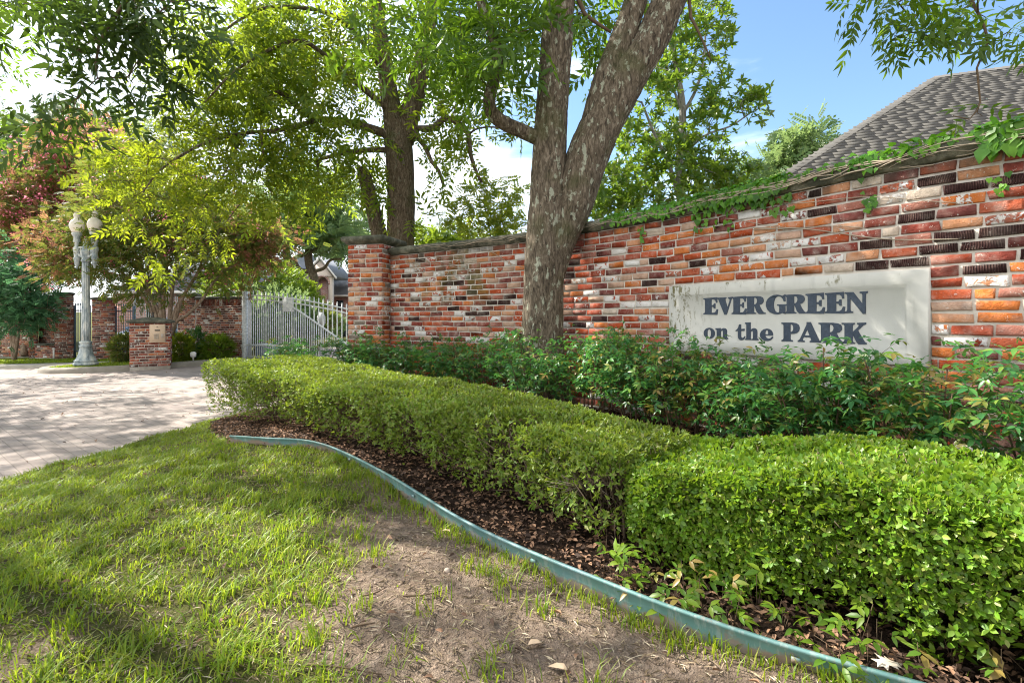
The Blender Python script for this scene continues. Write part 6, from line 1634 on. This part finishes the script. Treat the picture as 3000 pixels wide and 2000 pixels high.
shrub(530, 1022, 14.3, 0.30, 0.36, 520, 0.15, M['pecan_y'], 'yellow green glossy bush right of the keypad pillar')
shrub(572, 1005, 14.9, 0.24, 0.36, 300, 0.15, M['nandina'], 'darker thin bush behind the yellow green bush')
shrub(634, 1022, 15.0, 0.38, 0.36, 520, 0.16, M['shrub'], 'rounded bright bush before the brick wall near the drive gate')
shrub(745, 850, 21, 1.9, 1.1, 1300, 0.38, M['shrub'], 'big feathery green bush above the wall left of the gate', base=-0.3)
shrub(800, 925, 19.5, 1.7, 0.85, 1100, 0.34, M['far_leaf'], 'dense dark green bush behind the left part of the drive gate', base=-0.3)
shrub(870, 905, 21.5, 1.1, 0.85, 600, 0.34, M['shrub'], 'sunny bush behind the middle of the drive gate', base=-0.3)
shrub(905, 945, 20.5, 1.0, 0.6, 500, 0.30, M['myrtle'], 'low mixed bush at the foot of the oak inside the gate', base=-0.3)
shrub(980, 948, 30, 0.6, 0.55, 320, 0.3, M['far_leaf'], 'round dark bush by the house corner next to the bin')
mb = MB(); c = P(566, 1038, 14.1); mb.lathe((c[0], c[1], -0.24), [(0.02, 0), (0.02, 0.15), (0.07, 0.17), (0.075, 0.27), (0.05, 0.30), (0, 0.31)], 12)
tag(mb.build('path_light', M['white'], None, True), 'tiny pale garden light among the bushes right of the keypad pillar', 'garden light')
mb = MB(); c = P(158, 1027, 16.9); mb.tube([(c[0], c[1], -0.33), (c[0], c[1], -0.03)], 0.03, 8); mb.lathe((c[0], c[1], -0.03), [(0.03, 0), (0.045, 0.01), (0.045, 0.04), (0, 0.05)], 8)
tag(mb.build('marker_post', M['white'], None, True), 'short white pipe standing before the brick pier left of the lamp', 'pipe')

# ------------------------------------------------------------------ house behind the wall, with the shingled hip roof
hs = thing('house', (4.2, 9.7, 0.0), 'house behind the wall with a tall grey shingled hip roof', 'house')
e_ = np.array((0.93, -0.367)); e_ /= np.linalg.norm(e_); nin = np.array((-e_[1], e_[0])) 
C0 = np.array((4.2, 9.7)); EZ = 3.10; PITCH = 0.80; HD = 4.56; HL = 17.0
def HP(a, b, z): 
    xy = C0 + e_ * a + nin * b; return np.array((xy[0], xy[1], z))
ov = 0.45
mb = MB()
mb.prism([tuple(HP(a, b, 0)[:2]) for a, b in ((ov, ov), (HL - ov, ov), (HL - ov, 2 * HD - ov), (ov, 2 * HD - ov))], -0.2, EZ + 0.28)
mb.build('wall', M['pink_brick'], hs)
rz_ = EZ + HD * PITCH
mb = MB()
v = [HP(0, 0, EZ), HP(HL, 0, EZ), HP(HL, 2 * HD, EZ), HP(0, 2 * HD, EZ), HP(HD, HD, rz_), HP(HL - HD, HD, rz_)]
mb.add(v, [(0, 1, 5, 4), (1, 2, 5), (2, 3, 4, 5), (3, 0, 4), (3, 2, 1, 0)])
rf = mb.build('roof', M['shingle'], hs, False, 'rnd')
# shingle courses on the front slope: every tab a thin wedge
ex = 0.143; cosp = 1 / math.sqrt(1 + PITCH ** 2); nrow = int(HD / cosp / ex)
up = np.array((nin[0] * cosp, nin[1] * cosp, PITCH * cosp)); nr_ = np.array((-nin[0] * PITCH * cosp, -nin[1] * PITCH * cosp, cosp)); e3_ = np.array((e_[0], e_[1], 0))
mb = MB()
for i in range(nrow):
    b0_ = i * ex; run = b0_ * cosp; a0 = run + 0.02; a1 = HL - run; s = a0 - rng.uniform(0, 0.3)
    while s < min(a1, 12.5):
        w = rng.uniform(0.16, 0.36); u0 = max(s, a0); u1 = min(s + w - 0.004, a1); s += w
        if u1 - u0 < 0.02: continue
        o = HP(0, 0, EZ)
        th0 = 0.020 + rng.uniform(0, 0.004); tl = 0.0
        p = lambda u, b, h: o + e3_ * u + up * b + nr_ * h
        V = [p(u0, b0_ - tl, 0.001), p(u1, b0_ - tl, 0.001), p(u1, b0_ + ex + 0.02, 0.001), p(u0, b0_ + ex + 0.02, 0.001), p(u0, b0_ - tl, th0), p(u1, b0_ - tl, th0), p(u1, b0_ + ex + 0.02, 0.004), p(u0, b0_ + ex + 0.02, 0.004)]
        mb.add(V, [(4, 5, 6, 7), (0, 1, 5, 4), (1, 2, 6, 5), (3, 0, 4, 7)], float(rng.random()))
mb.build('shingles', M['shingle'], rf, False, 'rnd')
mb = MB()
hipA, hipB = HP(0, 0, EZ), HP(HD, HD, rz_); hl = np.linalg.norm(hipB - hipA); hd_ = (hipB - hipA) / hl
sl_ = unit(np.cross(hd_, np.array((0, 0, 1.0)))); 
def cap_row(A, dv, L, s1, s2):
    for i in range(int(L / 0.16)):
        a = A + dv * (i * 0.16); b = a + dv * 0.21; h0, h1 = 0.034, 0.018
        V = [a + np.array((0, 0, h0)), a + s1 * 0.16 + np.array((0, 0, h0)), a + s2 * 0.16 + np.array((0, 0, h0)), b + np.array((0, 0, h1)), b + s1 * 0.16 + np.array((0, 0, h1)), b + s2 * 0.16 + np.array((0, 0, h1)),
             a + s1 * 0.16 + np.array((0, 0, h0 - 0.02)), a + s2 * 0.16 + np.array((0, 0, h0 - 0.02)), a + np.array((0, 0, h0 - 0.02))]
        mb.add(V, [(0, 1, 4, 3), (2, 0, 3, 5), (6, 1, 0, 8), (8, 0, 2, 7)], float(rng.random()))
# directions lying in the two slopes, square to the hip
s_front = unit(np.cross(nr_, hd_)); nl_ = np.array((-e_[0] * PITCH * cosp, -e_[1] * PITCH * cosp, cosp)); s_left = unit(np.cross(hd_, nl_))
if np.dot(s_front[:2], e_) < 0: s_front = -s_front
if np.dot(s_left[:2], nin) < 0: s_left = -s_left
cap_row(hipA, hd_, hl, s_front, s_left)
nb_ = np.array((nin[0] * PITCH * cosp, nin[1] * PITCH * cosp, cosp))
cap_row(hipB, e3_, HL - 2 * HD, -up, np.array((nin[0] * cosp, nin[1] * cosp, -PITCH * cosp)))
mb.build('hip_caps', M['shingle'], rf, False, 'rnd')
mb = MB(); 
for (a, b) in (((0, 0), (HL, 0)), ((0, 0), (0, 2 * HD))):
    A = HP(a[0], a[1], EZ); B = HP(b[0], b[1], EZ); c = (A + B) / 2; L = np.linalg.norm(B - A); mb.box((c[0], c[1], EZ - 0.09), (L, 0.04, 0.16), math.atan2(B[1] - A[1], B[0] - A[0]))
mb.build('fascia', M['white'], hs)

# ------------------------------------------------------------------ houses and things beyond the gate
fh = thing('house', (-17.0, 42.0, 0.0), 'far pink brick house with grey roof and arched gable entry seen through the gate', 'house')
def fbox(name, px0, px1, d, dd, z0, z1, mat, parent):
    x0, x1 = (px0 - HX) / F * d, (px1 - HX) / F * d; mb = MB(); mb.box(((x0 + x1) / 2, d + dd / 2, (z0 + z1) / 2), (x1 - x0, dd, z1 - z0)); return mb.build(name, mat, parent)
def zpx(py, d): return EYE + (HY - py) / F * d
def hip(name, px0, px1, d, dd, z0, z1, run, parent, mat):
    x0, x1 = (px0 - HX) / F * d, (px1 - HX) / F * d
    v = [(x0, d, z0), (x1, d, z0), (x1, d + dd, z0), (x0, d + dd, z0), (x0 + run, d + dd / 2, z1), (x1 - run, d + dd / 2, z1)]
    mb = MB(); mb.add(v, [(0, 1, 5, 4), (1, 2, 5), (2, 3, 4, 5), (3, 0, 4), (3, 2, 1, 0)]); return mb.build(name, mat, parent)
fbox('wall', 945, 1120, 42, 8, -0.2, zpx(866, 42), M['pink_brick'], fh)
fbox('wall', 690, 900, 40.5, 9, -0.2, zpx(860, 40.5), M['pink_brick'], fh)
hip('roof', 930, 1140, 41.4, 10, zpx(864, 41.4), zpx(770, 45), 2.0, fh, M['roof_far'])
hip('roof', 670, 940, 40.0, 12, zpx(856, 40), zpx(735, 45), 3.2, fh, M['roof_far'])
fbox('fascia', 930, 1140, 41.32, 0.08, zpx(869, 41.4), zpx(864, 41.4), M['white'], fh)
fbox('fascia', 670, 945, 39.92, 0.08, zpx(862, 40), zpx(856, 40), M['white'], fh)
# gabled entry: wall with an arched recess
d_ = 38.6; mb = MB(); zt_, zg = zpx(806, d_), zpx(762, d_)
gx0, gx1, gxc = (898 - HX) / F * d_, (972 - HX) / F * d_, (938 - HX) / F * d_
ax0, ax1, az = (925 - HX) / F * d_, (962 - HX) / F * d_, zpx(830, d_)
arc = [(ax0 + (ax1 - ax0) * (0.5 - 0.5 * math.cos(t)), az + (ax1 - ax0) * 0.5 * math.sin(t)) for t in np.linspace(0, math.pi, 13)]
outer = [(gx0, -0.2), (ax0, -0.2)] + arc + [(ax1, -0.2), (gx1, -0.2), (gx1, zt_), (gxc, zg), (gx0, zt_)]
n = len(outer); v = [(x, d_, z) for x, z in outer] + [(x, d_ + 0.5, z) for x, z in outer]
mb.add(v, [tuple(range(n)), tuple(range(2 * n - 1, n - 1, -1))] + [((k + 1) % n, k, n + k, n + (k + 1) % n) for k in range(n)])
mb.build('gable', M['cream_stone'], fh)
mb = MB(); mb.box(((ax0 + ax1) / 2, d_ + 0.65, 1.9), (ax1 - ax0 + 0.3, 0.2, 4.6)); en = mb.build('entry_wall', M['pink_brick'], fh)
mb = MB(); mb.box(((ax0 + ax1) / 2, d_ + 0.52, 1.0), (0.55, 0.05, 2.1)); mb.build('door', M['glass'], fh)
mb = MB()
for t in np.linspace(0, math.pi, 14):
    mb.box(((ax0 + ax1) / 2 - (ax1 - ax0) * 0.56 * math.cos(t), d_ - 0.02, az + (ax1 - ax0) * 0.56 * math.sin(t)), (0.12, 0.06, 0.12))
mb.build('arch_trim', M['pink_brick'], fh)
mb = MB(); 
for (xa, za, xb, zb_) in ((gx0 - 0.35, zt_ - 0.30, gxc, zg + 0.12), (gxc, zg + 0.12, gx1 + 0.35, zt_ - 0.30)):
    mb.add([(xa, d_ - 0.15, za), (xb, d_ - 0.15, zb_), (xb, d_ - 0.15, zb_ + 0.2), (xa, d_ - 0.15, za + 0.2), (xa, d_ + 0.1, za), (xb, d_ + 0.1, zb_), (xb, d_ + 0.1, zb_ + 0.2), (xa, d_ + 0.1, za + 0.2)], [(0, 1, 2, 3), (3, 2, 6, 7), (4, 7, 6, 5), (0, 4, 5, 1), (1, 5, 6, 2), (0, 3, 7, 4)])
mb.build('barge_board', M['white'], fh)
mb = MB(); mb.add([(gx0 - 0.35, d_ - 0.1, zt_ - 0.1), (gxc, d_ - 0.1, zg + 0.33), (gx1 + 0.35, d_ - 0.1, zt_ - 0.1), (gx0 - 0.35, d_ + 4, zt_ - 0.1), (gxc, d_ + 4, zg + 0.33), (gx1 + 0.35, d_ + 4, zt_ - 0.1)], [(0, 1, 4, 3), (1, 2, 5, 4), (0, 3, 5, 2)])
mb.build('roof', M['roof_far'], fh)
for (a, b, dd) in ((880, 900, 40.4), (985, 1005, 41.9)):
    fbox('window', a, b, dd, 0.12, zpx(905, dd), zpx(880, dd), M['glass'], fh)
# pink house glimpsed behind the crape myrtle
gh = thing('house', (-20.0, 30.0, 0.0), 'pink brick house glimpsed between the crape myrtle stems', 'house')
fbox('wall', 330, 690, 30, 8, -0.3, zpx(850, 30), M['pink_brick'], gh)
hip('roof', 310, 710, 29.5, 10, zpx(852, 29.5), zpx(740, 34), 3.0, gh, M['roof_far'])
fbox('garage_door', 540, 610, 29.9, 0.08, -0.2, zpx(888, 29.9), M['white'], gh)
fbox('window', 430, 470, 29.9, 0.1, zpx(930, 29.9), zpx(885, 29.9), M['glass'], gh)
fbox('fascia', 310, 710, 29.42, 0.08, zpx(860, 29.5), zpx(852, 29.5), M['white'], gh)

# car behind the small gate, facing the gate
cx0, cy0 = gpt(362, 22.0); cz = road_z(cx0, cy0) + 0.0
cz = float(ground_z(cx0, cy0))
cr = thing('parked_car', (cx0, cy0, cz), 'blue grey car parked behind the small gate left of the keypad pillar', 'car')
def loft(name, secs, mat, parent):
    """cross sections (y, half width bottom, half width top, z0, z1) from front to back"""
    V = []; 
    for (y_, wb, wt, z0, z1) in secs:
        V += [(cx0 - wb, cy0 + y_, cz + z0), (cx0 - wb * 1.02, cy0 + y_, cz + z0 + (z1 - z0) * 0.55), (cx0 - wt, cy0 + y_, cz + z1), (cx0 + wt, cy0 + y_, cz + z1), (cx0 + wb * 1.02, cy0 + y_, cz + z0 + (z1 - z0) * 0.55), (cx0 + wb, cy0 + y_, cz + z0)]
    m = len(secs); f = [(i * 6 + k, i * 6 + (k + 1) % 6, i * 6 + 6 + (k + 1) % 6, i * 6 + 6 + k) for i in range(m - 1) for k in range(6)] + [(5, 4, 3, 2, 1, 0), tuple(range(6 * m - 6, 6 * m))]
    return mesh_obj(name, V, [k for q in f for k in q], [len(q) for q in f], mat, parent)
loft('body', [(0, .78, .66, .30, .62), (.12, .86, .78, .22, .74), (1.2, .90, .82, .22, .88), (1.35, .90, .84, .22, .92), (3.7, .90, .84, .22, .96), (4.3, .86, .78, .24, .94), (4.45, .80, .70, .32, .80)], M['car'], cr)
loft('cabin', [(1.25, .80, .78, .90, .93), (2.0, .80, .62, .90, 1.42), (3.0, .80, .62, .90, 1.45), (3.9, .78, .70, .92, .97)], M['glass'], cr)
loft('roof', [(1.95, .64, .60, 1.41, 1.44), (2.4, .66, .60, 1.43, 1.49), (3.05, .65, .58, 1.43, 1.47)], M['car'], cr)
for sx in (-1, 1):
    for yy in (0.85, 3.6):
        mb = MB(); k = 20
        v = []; 
        for (o_, r_) in ((-0.10, .26), (-0.10, .31), (0.10, .31), (0.10, .26)):
            v += [(cx0 + sx * .80 + o_, cy0 + yy + r_ * math.cos(2 * math.pi * q / k), cz + .31 + r_ * math.sin(2 * math.pi * q / k)) for q in range(k)]
        mb.add(v, [(i * k + q, i * k + (q + 1) % k, (i + 1) % 4 * k + (q + 1) % k, (i + 1) % 4 * k + q) for i in range(4) for q in range(k)]); wh = mb.build('wheel', M['tyre'], cr)
        mb = MB(); mb.add([(cx0 + sx * .80 + o_, cy0 + yy + .255 * math.cos(2 * math.pi * q / k), cz + .31 + .255 * math.sin(2 * math.pi * q / k)) for o_ in (-0.07, 0.07) for q in range(k)], [tuple(range(k)), tuple(range(2 * k - 1, k - 1, -1))] + [(q, (q + 1) % k, k + (q + 1) % k, k + q) for q in range(k)]); mb.build('rim', M['rim'], wh)
    mb = MB(); mb.box((cx0 + sx * .58, cy0 + 0.035, cz + .60), (.26, .10, .12), 0, .02); mb.build('headlight', M['lampglass'], cr)
    mb = MB(); mb.box((cx0 + sx * 1.0, cy0 + 1.55, cz + .98), (.18, .12, .13), 0, .03); mb.build('mirror', M['car'], cr)
mb = MB(); mb.box((cx0, cy0 - 0.01, cz + .50), (.80, .06, .13), 0, .01); mb.build('grille', M['panel_dark'], cr)
mb = MB(); mb.box((cx0, cy0 + 0.02, cz + .32), (1.5, .12, .14), 0, .03); mb.build('bumper', M['car'], cr)
mb = MB(); mb.box((cx0, cy0 - 0.05, cz + .36), (.34, .02, .11), 0); mb.build('plate', M['white'], cr)

# wheelie bin and the back of a road sign beyond the gate
c = P(1012, 945, 32); bz = float(ground_z(c[0], c[1]))
bn = thing('wheelie_bin', (c[0], c[1], bz), 'dark navy wheelie bin beside the brick pillar, far behind the gate', 'bin')
v = []
for (z_, w_, dd) in ((0.08, .25, .28), (.95, .31, .36)):
    v += [(c[0] - w_, c[1] - dd, bz + z_), (c[0] + w_, c[1] - dd, bz + z_), (c[0] + w_, c[1] + dd, bz + z_), (c[0] - w_, c[1] + dd, bz + z_)]
mb = MB(); mb.add(v, [(3, 2, 1, 0), (4, 5, 6, 7), (0, 1, 5, 4), (1, 2, 6, 5), (2, 3, 7, 6), (3, 0, 4, 7)]); mb.build('body', M['bin'], bn)
mb = MB(); mb.box((c[0], c[1], bz + 1.0), (.68, .80, .08), 0, .02); mb.build('lid', M['bin'], bn)
for sx in (-1, 1):
    mb = MB(); mb.tube([(c[0] + sx * .24, c[1] + .30, bz + .10), (c[0] + sx * .31, c[1] + .30, bz + .10)], .10, 14); mb.build('wheel', M['tyre'], bn)
c = P(941, 937, 18.5); sz_ = -0.3
rs = thing('road_sign', (c[0], c[1], sz_), 'grey back of an eight sided road sign just inside the gate', 'sign')
mb = MB(); R8 = 0.30; v = [(c[0] + R8 * 0.55 * math.cos(R(22.5 + 45 * k)), c[1] + dy, c[2] + R8 * math.sin(R(22.5 + 45 * k))) for dy in (-0.004, 0.004) for k in range(8)]
mb.add(v, [tuple(range(8)), tuple(range(15, 7, -1))] + [((k + 1) % 8, k, 8 + k, 8 + (k + 1) % 8) for k in range(8)]); mb.build('board', M['grey_board'], rs)
mb = MB(); mb.tube([(c[0], c[1] + 0.03, sz_), (c[0], c[1] + 0.03, c[2] + 0.25)], 0.025, 8); mb.build('post', M['grey_board'], rs)
